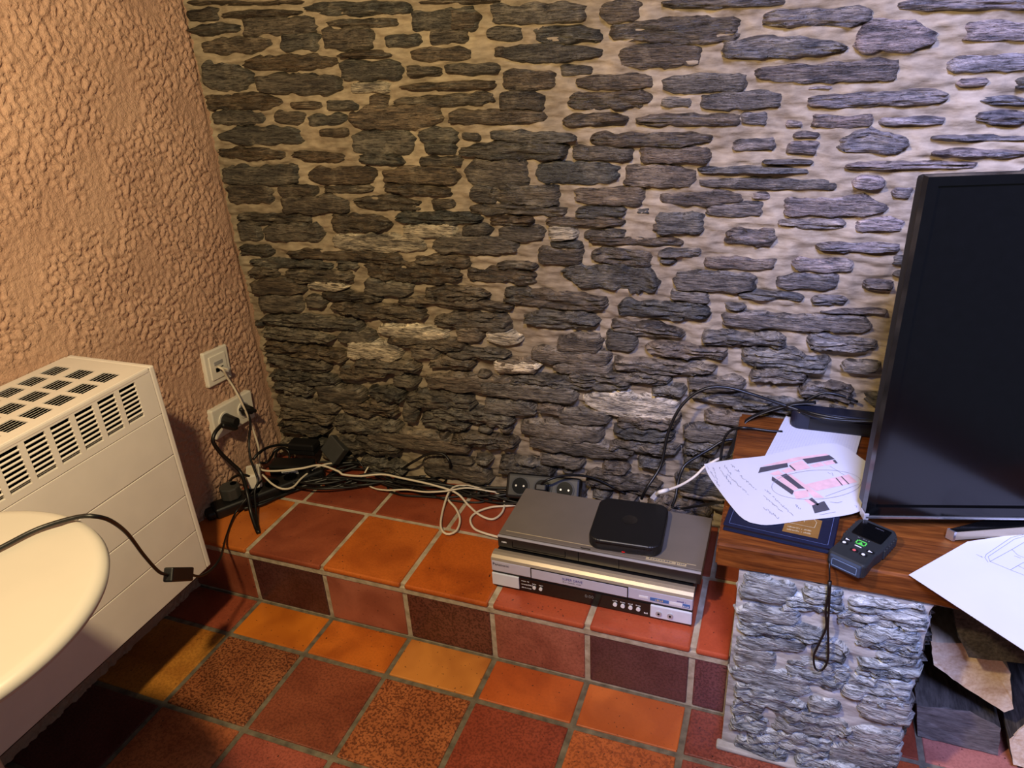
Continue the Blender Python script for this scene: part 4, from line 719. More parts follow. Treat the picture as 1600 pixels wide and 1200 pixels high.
# plates are drawn in (y, z) and pushed out along x
TOX = Matrix(((0, 0, 1, 0), (1, 0, 0, 0), (0, 1, 0, 0), (0, 0, 0, 1)))
def plate(cy, cz, w, h, r, x0, x1, bev=.0015, roll=0.0):
    b = prism(rrect(0, 0, w, h, r), 0, x1 - x0, bev)
    b.transform(Matrix.Translation((x0, cy, cz)) @ TOX @ Matrix.Rotation(roll, 4, 'Z')); return b
RL = -.07
ns = thing('network_socket', 'white single network wall socket with one grey cable plugged in', 'socket', (XL, .223, .35))
obj('frame', plate(.223, .354, .082, .088, .004, XL - .004, XL + .013, .003, RL), 'white_plastic', ns)
obj('insert', plate(.223, .354, .056, .060, .003, XL + .012, XL + .016, .001, RL), 'white_plastic', ns)
obj('label_window', plate(.223, .364, .030, .009, .001, XL + .0155, XL + .0172, .0004, RL), 'silver', ns)
obj('jack', plate(.216, .347, .012, .011, .001, XL + .0155, XL + .0168, .0003, RL), 'black_dark', ns)
obj('jack', plate(.231, .346, .012, .011, .001, XL + .0155, XL + .0168, .0003, RL), 'black_dark', ns)
ds = thing('double_socket', 'white double power socket below the network socket, both outlets in use', 'socket', (XL, .232, .21))
obj('plate', plate(.232, .214, .148, .078, .005, XL - .004, XL + .018, .003, RL), 'white_plastic', ds)
for cy, cz in ((.197, .2165), (.267, .2115)):
    b = cyl((XL + .0185, cy, cz), .022, .004, 'x', 28); obj('outlet_ring', b, 'white_plastic', ds)
    obj('outlet_well', cyl((XL + .0195, cy, cz), .0185, .0032, 'x', 28), 'silver', ds)

# ------------------------------------------------------------------ cables from the wall sockets
def cable(name, label, cat, pts, r, mat, group=None, flat=1.0):
    o = obj(name, tube(pts, r, flat=flat), mat, smooth=True); return tag(o, label, cat, group)
def lean_plug(c, r0, r1, L, d, n=16):
    return cyl((0, 0, L / 2), r0, L, 'z', n, r1), Matrix.Translation(c) @ Vector(d).to_track_quat('Z', 'Y').to_matrix().to_4x4()
pc = thing('power_cable', 'thick black power cable plugged into the left outlet, looping down to the ledge', 'cable', (XL + .02, .197, .2))
b, m_ = lean_plug((XL + .02, .197, .2165), .0175, .012, .034, (1, 0, -.05)); b.transform(m_); obj('plug', b, 'black_plastic', pc)
obj('plug_neck', tube([(XL + .04, .197, .213), (XL + .05, .193, .2), CABLES['thick'][0]], .007), 'black_plastic', pc, smooth=True)
obj('cord', tube(CABLES['thick'], .0048, 8), 'cable_black', pc, smooth=True)
pc = thing('power_cable', 'thin black cable from the small round plug in the right outlet', 'cable', (XL + .02, .267, .2))
b, m_ = lean_plug((XL + .02, .267, .2115), .0155, .010, .024, (1, 0, 0)); b.transform(m_); obj('plug', b, 'black_plastic', pc)
obj('plug_neck', tube([(XL + .04, .267, .2115), (XL + .052, .27, .21), CABLES['thin'][0]], .005), 'black_plastic', pc, smooth=True)
obj('cord', tube(CABLES['thin'], .0030, 7), 'cable_black', pc, smooth=True)
nc = thing('network_cable', 'long pale network cable from the wall socket, curling over the orange tiles', 'cable', (XL + .02, .22, .34))
b = box(-.006, .006, -.004, .004, 0, .02, .001); c_ = Vector((XL + .0165, .2315, .346)); b.transform(Matrix.Translation(c_) @ Vector((1, .2, -.3)).to_track_quat('Z', 'Y').to_matrix().to_4x4())
obj('plug', b, 'silver', nc)
obj('cord', tube([tuple(c_ + Vector((.018, .004, -.006)))] + CABLES['network'], .0028, 7), 'cable_white', nc, smooth=True)

# ------------------------------------------------------------------ left power strip, adapters
def oriented(b, loc, rz=0.0, rx=0.0, ry=0.0):
    b.transform(Matrix.Translation(loc) @ Matrix.Rotation(rz, 4, 'Z') @ Matrix.Rotation(ry, 4, 'Y') @ Matrix.Rotation(rx, 4, 'X')); return b
ps = thing('power_strip', 'black multi-socket power strip in the wall corner with plugs on it', 'power strip', (-.10, .19, 0), math.radians(57))
obj('body', box(-.125, .165, -.026, .026, .0, .030, .008, 3), 'black_plastic', ps, world=False)
obj('end_cap', box(-.145, -.115, -.020, .020, .002, .022, .007, 3), 'black_plastic', ps, world=False)
for x in (-.02, .03, .08, .13): obj('outlet_well', cyl((x, 0, .0302), .018, .002, 'z', 24), 'black_dark', ps, world=False)
gp = thing('power_plug', 'dark grey octagonal plug standing in the corner power strip', 'plug', (-.148, .135, .031), math.radians(57))
obj('body', prism([(.026 * math.cos(PI / 8 + i * PI / 4), .026 * math.sin(PI / 8 + i * PI / 4)) for i in range(8)], 0, .032, .003), 'dark_grey', gp, world=False)
obj('finger_hole', cyl((.012, .004, .0325), .008, .002, 'z', 16), 'black_dark', gp, world=False)
wp = thing('power_plug', 'white rectangular plug adapter in the corner power strip', 'plug', (-.128, .205, .031), math.radians(40))
obj('body', oriented(box(-.017, .017, -.030, .030, 0, .040, .004, 2), (0, 0, 0)), 'white_plastic', wp, world=False)
obj('flap', box(-.013, .013, -.026, .012, .0398, .0425, .001), 'cable_white', wp, world=False)
obj('cord', tube(CABLES['white_c'], .0026, 7), 'cable_white', wp, smooth=True)
a1 = thing('power_adapter', 'black box-shaped power adapter lying highest on the cable heap', 'adapter', (-.068, .347, .052), math.radians(8))
obj('body', box(-.038, .038, -.020, .020, 0, .034, .004), 'black_plastic', a1, world=False)
obj('seam', box(-.0384, .0384, -.0204, .0204, .016, .0175, .0), 'black_dark', a1, world=False)
a2 = thing('power_adapter', 'dark grey square adapter tilted against the stone wall', 'adapter', (.008, .352, .048), math.radians(-25))
obj('body', oriented(box(-.032, .032, -.012, .012, -.004, .050, .003), (0, 0, 0), 0, math.radians(-35), math.radians(24)), 'dark_grey', a2, world=False)
obj('plug_back', oriented(box(-.022, .022, .010, .024, .004, .040, .003), (0, 0, 0), 0, math.radians(-35), math.radians(24)), 'black_plastic', a2, world=False)
a3 = thing('power_adapter', 'black power adapter with a white sticker in the cable heap', 'adapter', (-.075, .295, .012), math.radians(12))
obj('body', box(-.058, .058, -.024, .024, 0, .038, .005), 'black_plastic', a3, world=False)
obj('sticker', box(-.022, .026, -.0243, -.0236, .016, .027), 'white_print', a3, world=False)
sb = bmesh.new()
for i in range(9): box(-.018 + i * .0042, -.016 + i * .0042, -.0247, -.0243, .019, .0215, bm=sb)
obj('sticker_print', sb, 'grey_print', a3, world=False)

# ------------------------------------------------------------------ right power strip
ps2 = thing('power_strip', 'black three-outlet power strip leaning on the stone wall behind the players', 'power strip', (.615, .352, .055), math.radians(6))
tilt = Matrix.Rotation(math.radians(-35), 4, 'X')
def ts(b): b.transform(tilt); return b
obj('body', ts(box(-.088, .095, -.018, .016, -.031, .031, .008, 3)), 'black_plastic', ps2, world=False)
for x in (-.052, .004, .058):
    obj('outlet_ring', ts(cyl((x, -.0185, 0), .023, .004, 'y', 28)), 'charcoal', ps2, world=False)
    obj('outlet_well', ts(cyl((x, -.0195, 0), .0195, .0036, 'y', 28)), 'black_gloss', ps2, world=False)
    for dx in (-.0095, .0095): obj('contact', ts(cyl((x + dx, -.0217, 0), .0024, .001, 'y', 10)), 'steel', ps2, world=False)
fp = thing('power_plug', 'flat black plug in the middle outlet of the leaning power strip', 'plug', (.615, .352, .055), math.radians(6))
obj('body', ts(box(-.010, .018, -.046, -.0225, -.008, .010, .004, 2)), 'black_plastic', fp, world=False)
obj('cord', tube([(.004, -.03, .03), (.02, -.04, .05), (.06, -.02, .055), (.12, .005, .04), (.2, .01, .0)], .003, 7), 'cable_black', fp, world=False, smooth=True)

# ------------------------------------------------------------------ cable heap along the wall
HEAP = 'black cable in the tangled heap along the foot of the stone wall'
HL = {0: 'black cable forming a small arch against the stones right of the adapters', 1: 'thickest black cable snaking in waves from the adapters to the leaning power strip',
      5: 'thinnest black wire looping over the heap right of the tilted grey adapter', 6: 'frontmost black cable running straight off the corner power strip onto the tiles',
      9: 'black cable arching over behind the white plug to the topmost adapter', 11: 'black cable coiled in a ring left of the white-stickered adapter',
      13: 'black cable with a U-shaped bend on the tiles right of the drooping white cable', 14: 'black cable curling under the tilted grey adapter', 15: 'black cable bowed over the dark grey octagonal plug'}
for i, pts in enumerate(CABLES['bundle']):
    cable('black_cable', HL.get(i, HEAP), 'cable', pts, (.0034, .0042, .0036, .0028, .0028, .002, .0040, .0040, .0034, .0038, .0036, .0034, .0030, .0042, .0034, .0034)[i], 'cable_black', 'black cables heaped along the wall')
brng = random.Random(21)
for i in range(7):
    pts = []
    for k in range(10):
        t = k / 9; x = -.12 + t * .78; y_ = .215 + .135 * min(1, t * 2.2) + .024 * math.sin(k * (1.1 + .2 * i) + i * 2.1) + brng.uniform(-.02, .02)
        pts.append((x, min(y_, .37), .005 + brng.uniform(0, .014) + .02 * max(0, .4 - t)))
    cable('black_cable', HEAP, 'cable', pts, brng.uniform(.003, .0046), 'cable_black', 'black cables heaped along the wall')
cable('white_cable', 'white cable bending in a hook beside the left front of the players', 'cable', CABLES['white_a'], .0028, 'cable_white')
cable('white_cable', 'thin white cable curving among the black cables at the wall foot', 'cable', CABLES['white_b'], .0022, 'cable_white')

# ------------------------------------------------------------------ video recorder
vc = thing('video_recorder', 'silver video recorder with black display strip, bottom of the stack', 'recorder', (.81, .16, 0))
vx0, vx1, vy, vyb = .602, 1.015, .047, .30
obj('case', box(vx0 + .004, vx1 - .004, vy + .02, vyb, .008, .080, .002), 'black_plastic', vc)
for x in (.64, .98):
    for y_ in (.075, .27): obj('foot', cyl((x, y_, .0045), .012, .009, 'z', 16), 'black_plastic', vc)
b = bmesh.new()   # upper bezel: curved champagne hood
prof = [(vy + .026, .0815), (vy + .016, .083), (vy + .008, .0815), (vy + .002, .077), (vy, .0715), (vy + .026, .0715)]
A_ = [b.verts.new((vx0, y_, z_)) for y_, z_ in prof]; B_ = [b.verts.new((vx1, y_, z_)) for y_, z_ in prof]
for i in range(6): b.faces.new((A_[i], A_[(i + 1) % 6], B_[(i + 1) % 6], B_[i]))
b.faces.new(A_); b.faces.new(list(reversed(B_))); bmesh.ops.recalc_face_normals(b, faces=b.faces[:])
obj('hood', b, 'champagne', vc)
obj('front_panel', box(vx0, vx1, vy, vy + .02, .044, .0713, .002), 'lilac_silver', vc)
obj('dark_groove', box(vx0 + .001, vx1 - .001, vy + .003, vy + .02, .039, .0445), 'black_plastic', vc)
obj('display_strip', box(vx0, vx1, vy + .002, vy + .022, .004, .0395, .002), 'black_gloss', vc)
obj('left_panel', box(vx0, .662, vy - .001, vy + .01, .0085, .0385, .001), 'pale_panel', vc)
rp = obj('right_panel', box(.935, vx1, vy - .001, vy + .012, .0085, .0385, .002), 'pale_panel', vc)
for x in (.952, .974):
    obj('input_jack', cyl((x, vy - .002, .022), .0058, .003, 'y', 20), 'silver', rp)
    obj('jack_hole', cyl((x, vy - .0032, .022), .0022, .002, 'y', 12), 'black_dark', rp)
dr = obj('tape_door', box(.690, .890, vy - .0012, vy + .006, .0455, .0695, .0008), 'lilac_silver', vc)
fr = bmesh.new()
for xa, xb, za, zb in ((.689, .691, .0445, .0705), (.889, .891, .0445, .0705), (.689, .891, .0700, .0707)): box(xa, xb, vy - .0015, vy + .001, za, zb, bm=fr)
obj('door_gap', fr, 'black_plastic', vc)
obj('logo_text', text_bm('Panasonic', .036, at(.606, vy - .0006, .060)), 'black_plastic', vc)
obj('logo_text', text_bm('SUPER DRIVE', .042, at(.757, vy - .0018, .0575), height=.0062), 'blue_print', dr)
obj('caption_print', print_bm(24, .040, at(.756, vy - .0018, .0525), .002), 'grey_print', dr)
obj('clock_text', text_bm('0:00', .018, at(.803, vy + .0012, .022), height=.008), 'segment', vc)
for n_, w_, z_ in ((8, .017, .030), (13, .026, .0215), (10, .022, .013)):
    obj('caption_print', print_bm(n_, w_, at(.667, vy + .0012, z_), .0032), 'white_print', vc)
for x in (.695, .709): obj('button', cyl((x, vy + .001, .0195), .0036, .004, 'y', 16), 'white_print', vc)
for n_, x in ((5, .691), (6, .7055)): obj('caption_print', print_bm(n_, .009, at(x, vy + .0012, .027), .003), 'white_print', vc)
for i, n_ in enumerate((6, 4, 5, 4)):
    x = .865 + i * .0155
    obj('button', cyl((x, vy + .001, .020), .0042, .004, 'y', 16), 'white_print', vc)
    obj('caption_print', print_bm(n_, .010, at(x - .005, vy + .0012, .0275), .0028), 'white_print', vc)
obj('caption_print', print_bm(3, .008, at(.923, vy + .0012, .012), .004), 'white_print', vc)
obj('sticker', box(.912, .930, vy - .0006, vy, .052, .057), 'white_print', vc)
st_ = obj('sticker', box(.934, .970, vy - .0006, vy, .050, .0575), 'light_blue', vc)
obj('sticker_print', print_bm(5, .016, at(.944, vy - .0008, .0515), .0045), 'gold_print', st_)
obj('sticker', box(.971, .996, vy - .0006, vy, .050, .0565), 'white_print', vc)
st_ = obj('sticker', box(.996, 1.010, vy - .0006, vy, .049, .0575), 'light_blue', vc)
obj('sticker_print', print_bm(4, .011, at(.9975, vy - .0008, .0505), .003), 'white_print', st_)
obj('caption_print', print_bm(8, .018, at(.985, vy - .0006, .0600), .003), 'blue_print', vc)

# ------------------------------------------------------------------ disc player on the recorder
dp = thing('disc_player', 'slim bronze disc player lying on the silver video recorder', 'disc player', (.815, .16, .083))
px0, px1, py, pyb = .608, 1.024, .074, .258
obj('case', box(px0, px1, py + .01, pyb, .0845, .1145, .001), 'player_top', dp)
obj('front_panel', box(px0, px1, py + .002, py + .012, .086, .1115, .0015), 'player_front', dp)
obj('top_edge', box(px0, px1, py, py + .006, .1115, .1150, .0012), 'silver', dp)
obj('trim_line', box(px0 + .012, px1 - .012, py + .021, py + .0225, .1144, .1148), 'gold_print', dp)
td = bmesh.new()
for xa, xb, za, zb in ((.640, .755, .0905, .0910), (.640, .6408, .0905, .105), (.7545, .7553, .0905, .105), (.782, .7828, .0865, .111), (.865, .8658, .0865, .111)): box(xa, xb, py + .0012, py + .003, za, zb, bm=td)
obj('panel_gaps', td, 'black_dark', dp)
obj('logo_mark', print_bm(4, .012, at(.617, py + .0016, .098), .005), 'white_print', dp)
for k, (xa, xb) in enumerate(((.916, .974), (.976, .994))):
    lb = obj('top_label', box(xa, xb, py + .0125, py + .022, .1144, .1148), 'gold_print', dp)
    obj('label_print', print_bm(9 if k == 0 else 4, (xb - xa) * .8, Matrix.Translation((xa + .1 * (xb - xa), py + .0155, .1149)), .0035), 'grey_print', lb)
obj('eject_mark', box(.785, .805, py + .010, py + .0125, .1144, .1147), 'black_plastic', dp)
for x in (.64, .99): obj('foot', cyl((x, .11, .0838), .01, .0022, 'z', 14), 'black_plastic', dp)

# ------------------------------------------------------------------ set-top box
sb_ = thing('set_top_box', 'small square black set-top box on the disc player with a red light', 'set-top box', (.867, .165, .1148), math.radians(3))
obj('body', prism(rrect(0, 0, .146, .150, .024, 8), .001, .0255, .004, 3), 'black_plastic', sb_, world=False, smooth=False)
obj('front_edge', prism(rrect(0, -.0735, .112, .003, .0014, 3), .017, .019, .0), 'black_gloss', sb_, world=False)
obj('standby_light', oriented(box(-.003, .003, -.0757, -.0745, .0035, .0055), (.0, 0, 0)), 'led_red', sb_, world=False)
obj('logo_mark', cyl((0, .004, .0256), .016, .0005, 'z', 28), 'black_gloss', sb_, world=False)
bc = bmesh.new()
obj('port_row', box(-.03, .045, .0742, .0762, .006, .02), 'white_plastic', sb_, world=False)
cable('black_cable', 'black cable arching from the set-top box up towards the TV', 'cable', CABLES['stb_black'], .0034, 'cable_black')
cable('black_cable', 'black cable rising from the set-top box to the back of the plank', 'cable', CABLES['black2'], .0034, 'cable_black')
cable('black_cable', 'thin black cable bending over the plank edge behind the squared paper', 'cable', CABLES['black3'], .0028, 'cable_black')
cable('black_cable', 'black cable running low from the set-top box under the plank', 'cable', CABLES['black4'], .0028, 'cable_black')
wd = thing('white_cable', 'white cable with a grey plug going from the set-top box under the papers', 'cable', CABLES['white_d'][0])
obj('cord', tube(CABLES['white_d'], .003, 7), 'cable_white', wd, smooth=True)
e_ = [Vector(v) for v in CABLES['white_plugend']]
obj('boot', tube([e_[1], e_[2], Vector(CABLES['white_d'][1])], .0046, 8), 'white_plastic', wd, smooth=True)
b = box(-.006, .006, -.004, .004, -.008, .012, .001); b.transform(Matrix.Translation((e_[0] + e_[1]) / 2) @ (e_[1] - e_[0]).to_track_quat('Z', 'Y').to_matrix().to_4x4())
obj('plug', b, 'silver', wd)
o = obj('flat_cable', tube(CABLES['band'], .011, 8, .22), 'black_plastic', smooth=True); tag(o, 'wide flat black cable curving down over the left plank edge', 'cable')
cable('white_cable', 'short white cable loop above the squared paper', 'cable', CABLES['whiteloop'], .0022, 'cable_white')
cable('black_cable', 'black cable lying along the front of the dark bar behind the TV', 'cable', CABLES['barcable'], .003, 'cable_black')
cable('grey_cable', 'thin dark cable arching against the stones above the dark bar', 'cable', CABLES['archcable'], .0028, 'cable_black')

# ------------------------------------------------------------------ dark bar behind the TV
sbz = thing('speaker_bar', 'low blue-black bar lying against the stone wall behind the TV', 'bar', (1.45, .355, .303))
obj('body', prism(rrect(1.46, .360, .61, .04, .019, 6), .3035, .345, .006, 3), 'bar_blue', sbz)
obj('grille', prism(rrect(1.46, .339, .54, .002, .0008, 2), .311, .334), 'black_plastic', sbz)

# ------------------------------------------------------------------ television
tv = thing('television', 'black flat television standing turned on the wooden plank', 'television', (1.272, .028, .303), math.radians(15))
TW, TZ0, TZ1 = .96, .0265, .559
obj('back_case', box(.004, TW - .004, .010, .045, TZ0 + .004, TZ1 - .004, .006), 'black_plastic', tv, world=False)
bz = bmesh.new()
for xa, xb, za, zb in ((0, .014, TZ0 + .004, TZ1), (TW - .014, TW, TZ0 + .004, TZ1), (.014, TW - .014, TZ1 - .012, TZ1), (.014, TW - .014, TZ0 + .004, TZ0 + .020)): box(xa, xb, -.004, .012, za, zb, bm=bz)
obj('bezel', bz, 'black_gloss', tv, world=False)
obj('screen', box(.014, TW - .014, .0, .006, TZ0 + .020, TZ1 - .012), 'black_gloss', tv, world=False)
obj('bottom_trim', box(.0, TW, -.006, .010, TZ0 - .001, TZ0 + .004, .001), 'steel', tv, world=False)
obj('corner_cap', box(-.002, .006, -.006, .012, TZ0 - .004, TZ0 + .008, .001), 'silver', tv, world=False)
for sgn in (1, -1):
    mx = (lambda x: x) if sgn == 1 else (lambda x: TW - x)
    lg = obj('stand_leg', prism([(mx(x), y_) for x, y_ in ((.122, -.020), (.128, -.0265), (.40, .012), (.42, .05), (.30, .040), (.20, .010))], .001, .019, .002), 'black_gloss', tv, world=False)
    obj('leg_edge', prism([(mx(x), y_) for x, y_ in ((.128, -.0275), (.131, -.0285), (.40, .0095), (.40, .0115))], .003, .0175), 'champagne', lg, world=False)
    obj('leg_tip', prism([(mx(x), y_) for x, y_ in ((.1205, -.0195), (.1275, -.0285), (.131, -.0285), (.124, -.018))], .001, .0185), 'steel', lg, world=False)
obj('stand_neck', box(.40, .56, .014, .05, .004, .10, .004), 'black_plastic', tv, world=False)

# ------------------------------------------------------------------ papers
def sheet_patch(pp, bump=.004, n=22, m=16, th=.0006):
    def resample(p, k):
        p = smooth_path(p, .003); L = [0]
        for a, c in zip(p, p[1:]): L.append(L[-1] + (c - a).length)
        out = []
        for i in range(k + 1):
            d = L[-1] * i / k; j = 0
            while j < len(L) - 2 and L[j + 1] < d: j += 1
            t = (d - L[j]) / max(L[j + 1] - L[j], 1e-9); out.append(p[j].lerp(p[j + 1], t))
        return out
    T_, B_, L_ = resample(pp['top'], n), resample(pp['bot'], n), resample(pp['left'], m)
    R_ = [T_[-1].lerp(B_[-1], k / m) for k in range(m + 1)]
    b = bmesh.new(); g = []
    for j in range(m + 1):
        v = j / m; row = []
        for i in range(n + 1):
            u = i / n
            p = (1 - v) * T_[i] + v * B_[i] + (1 - u) * L_[j] + u * R_[j] - ((1 - u) * (1 - v) * T_[0] + u * (1 - v) * T_[-1] + (1 - u) * v * B_[0] + u * v * B_[-1])
            row.append(b.verts.new(p))
        g.append(row)
    for j in range(m):
        for i in range(n): b.faces.new((g[j][i], g[j + 1][i], g[j + 1][i + 1], g[j][i + 1]))
    r = bmesh.ops.extrude_face_region(b, geom=b.faces[:])
    for q in r['geom']:
        if isinstance(q, bmesh.types.BMVert): q.co.z -= th
    bmesh.ops.recalc_face_normals(b, faces=b.faces[:])
    return b
pl = thing('plan_sheet', 'white sheet with a pink and black building drawing and handwriting, on the blue folder', 'paper', (1.15, .1, .318))
sh = obj('sheet', sheet_patch(PAPER['plan']), 'paper', pl)
def flat_polys(ps, off):
    b = bmesh.new()
    for p in ps: b.faces.new([b.verts.new((x, y_, z_ + off)) for x, y_, z_ in p])
    bmesh.ops.recalc_face_normals(b, faces=b.faces[:])
    for f in b.faces:
        if f.normal.z < 0: f.normal_flip()
    return b
for p_ in PAPER['pink']: obj('pink_print', flat_polys([p_], .0004), 'print_pink', sh)
for p_ in PAPER['dark']: obj('dark_print', flat_polys([p_], .0007), 'print_dark', sh)
hb = bmesh.new()
for s_ in PAPER['strokes']: ribbon(s_, .0006, .0010, hb)
obj('handwriting', hb, 'ink', sh)
gs = thing('squared_sheet', 'white squared paper sheet lying half under the printed plan', 'paper', (1.2, .31, .306))
def quad_sheet(q, z_top, th=.0006, n=10):
    A_, B_, C_, D_ = [Vector(v) for v in q]
    b = bmesh.new(); g = [[b.verts.new((A_.lerp(B_, i / n)).lerp(D_.lerp(C_, i / n), j / n)) for i in range(n + 1)] for j in range(n + 1)]
    for j in range(n):
        for i in range(n): b.faces.new((g[j][i], g[j + 1][i], g[j + 1][i + 1], g[j][i + 1]))
    r = bmesh.ops.extrude_face_region(b, geom=b.faces[:])
    for q_ in r['geom']:
        if isinstance(q_, bmesh.types.BMVert): q_.co.z -= th
    bmesh.ops.recalc_face_normals(b, faces=b.faces[:]); return b
qg = PAPER['graph']
s1 = obj('sheet', quad_sheet(qg, .306), 'paper', gs)
gb = bmesh.new(); A_, B_, C_, D_ = [Vector(v) for v in qg]
for i in range(1, 30): ribbon([A_.lerp(B_, i / 30), D_.lerp(C_, i / 30)], .0004, .0004, gb)
for i in range(1, 30): ribbon([A_.lerp(D_, i / 30), B_.lerp(C_, i / 30)], .0004, .0004, gb)
M['grid_ink'] = plain('pale_grid_ink', (186, 186, 206), .8)
obj('printed_grid', gb, 'grid_ink', s1)
rs = thing('plan_sheet', 'large white sheet with thin plan lines hanging over the plank front', 'paper', (1.45, -.03, .307))
qr = PAPER['right']; s2 = obj('sheet', quad_sheet(qr, .307), 'paper', rs)
lb = bmesh.new()
for s_ in PAPER['lines']: ribbon(s_, .0007, .0004, lb)
obj('drawn_lines', lb, 'ink', s2)

# ------------------------------------------------------------------ blue folder
fo = thing('folder', 'navy blue vinyl folder with gold label under the printed plan', 'folder', (1.15, .01, .302))
fq = [(x, y_) for x, y_, z_ in FOLDER]
obj('lower_cover', prism(fq, .3025, .3065, .0015), 'navy', fo)
inner = [(x + (1.15 - x) * .03, y_ + (.012 - y_) * .06) for x, y_ in fq]
obj('leaves', prism(inner, .3060, .3125), 'bar_blue', fo)
cv = obj('upper_cover', prism(fq, .3120, .3160, .0015), 'navy', fo)
def inset(q, k): 
    cx = sum(p[0] for p in q) / 4; cy = sum(p[1] for p in q) / 4
    return [(cx + (x - cx) * k, cy + (y_ - cy) * k) for x, y_ in q]
sq = inset(fq, .90); sb2 = bmesh.new()
ribbon([(x, y_, .3161) for x, y_ in sq + sq[:1]], .0007, .0002, sb2)
M['stitch'] = plain('blue_stitch', (84, 96, 140), .6)
obj('stitching', sb2, 'stitch', cv)
fl = obj('gold_label', flat_polys([FLABEL], -.0010), 'gold', cv)
fa, fb_, fc_, fd_ = [Vector(v) for v in FLABEL]
ux = (fb_ - fa); ang = math.atan2(ux.y, ux.x); Wd = ux.length
mtx = Matrix.Translation(fa + Vector((0, 0, -.0006))) @ Matrix.Rotation(ang, 4, 'Z')
obj('label_text', text_bm('OM', Wd * .32, mtx @ Matrix.Translation((Wd * .24, .036, 0)), height=.010), 'gold_print', fl)
for k in range(2): obj('label_print', print_bm(20, Wd * .72, mtx @ Matrix.Translation((Wd * .12, .014 - k * .008, 0)), .0040), 'gold_print', fl)
hb2 = bmesh.new(); T0 = lambda x, y_: mtx @ Vector((x, y_, .0003))
ribbon([T0(Wd * .12, .026), T0(Wd * .86, .026), T0(Wd * .9, .042), T0(Wd * .72, .058)], .0010, 0, hb2)
obj('label_emblem', hb2, 'gold_print', fl)

# ------------------------------------------------------------------ laser distance meter
lm = thing('distance_meter', 'black handheld laser distance meter with white keys and wrist strap', 'measuring device', (1.268, -.038, .302), math.radians(-27))
outl = [(-.026, -.057), (.026, -.057), (.029, -.050), (.027, -.020), (.030, .0), (.031, .050), (.024, .060), (-.024, .060), (-.031, .050), (-.030, .0), (-.027, -.020), (-.029, -.050)]
obj('body', prism(outl, .001, .0255, .004, 2), 'charcoal', lm, world=False)
obj('screen', prism(rrect(0, .030, .046, .042, .003, 3), .0250, .0266, .0006), 'black_gloss', lm, world=False)
obj('end_plate', box(-.024, .024, -.0595, -.054, .002, .024, .003), 'slate_blue', lm, world=False)
fb2 = bmesh.new()
for xa, xb, za, zb in ((-.019, .019, .0185, .0195), (-.019, .019, .0065, .0075), (-.019, -.018, .0065, .0195), (.018, .019, .0065, .0195)): box(xa, xb, -.0600, -.0592, za, zb, bm=fb2)
obj('end_frame', fb2, 'pale_blue_line', lm, world=False)
def ring(cx, cy, w, h, t, z):
    b = bmesh.new()
    for xa, xb, ya, yb in ((cx - w / 2, cx + w / 2, cy + h / 2 - t, cy + h / 2), (cx - w / 2, cx + w / 2, cy - h / 2, cy - h / 2 + t), (cx - w / 2, cx - w / 2 + t, cy - h / 2, cy + h / 2), (cx + w / 2 - t, cx + w / 2, cy - h / 2, cy + h / 2)): box(xa, xb, ya, yb, z, z + .0006, bm=b)
    return b
obj('measure_key', ring(0, -.006, .015, .011, .0016, .0255), 'green', lm, world=False)
obj('measure_key_mark', prism([(-.003, -.009), (.003, -.009), (0, -.004)], .0255, .0262), 'green', lm, world=False)
for k, (x, y_, mt) in enumerate(((-.018, -.012, 'white_print'), (.019, -.018, 'white_print'), (-.019, -.022, 'white_print'), (0, -.030, 'red'), (.014, -.031, 'white_print'))):
    kb = prism(rrect(x, y_, .012, .008, .003, 3), .0252, .0263, .0004); obj('key', kb, 'black_plastic', lm, world=False)
    mk = prism([(x - .003, y_ - .002), (x + .003, y_), (x - .003, y_ + .002)] if k < 2 else [(x + .0026 * math.cos(a * PI / 4), y_ + .0026 * math.sin(a * PI / 4)) for a in range(8)], .0262, .0266); obj('key_mark', mk, mt, lm, world=False)
obj('key_mark', box(-.005, .005, -.0175, -.0163, .0255, .0262), 'white_print', lm, world=False)
obj('logo_mark', print_bm(9, .018, Matrix.Translation((-.010, .004, .0257)), .0025), 'segment', lm, world=False)
obj('screen_print', print_bm(7, .016, Matrix.Translation((.0, .043, .0268)), .003), 'print_dark', lm, world=False)
for k in range(6): obj('side_grip', box(.0295, .0325, .004 + k * .008, .008 + k * .008, .006, .022, .001), 'charcoal', lm, world=False)
for k in range(6): obj('side_grip', box(-.0325, -.0295, .004 + k * .008, .008 + k * .008, .006, .022, .001), 'charcoal', lm, world=False)
ys_ = -.0875
strap = [(1.2215, -.079, .312), (1.2225, ys_, .304), (1.2245, ys_ - .002, .29), (1.226, ys_, .276)]
obj('strap', tube(strap, .0014, 6), 'cable_black', lm, smooth=True)
obj('strap_slider', tube([(1.226, ys_, .280), (1.228, ys_, .252)], .0030, 8), 'cable_black', lm, smooth=True)
loop = [(1.227, ys_, .254), (1.2275, ys_, .22), (1.232, ys_, .19), (1.2265, ys_, .155), (1.2215, ys_, .125), (1.2265, ys_ - .003, .102), (1.236, ys_ - .003, .101), (1.2425, ys_, .120), (1.2395, ys_, .155), (1.2345, ys_, .19), (1.2320, ys_, .22), (1.229, ys_, .254)]
obj('strap_loop', tube(loop, .0018, 7), 'cable_black', lm, smooth=True)

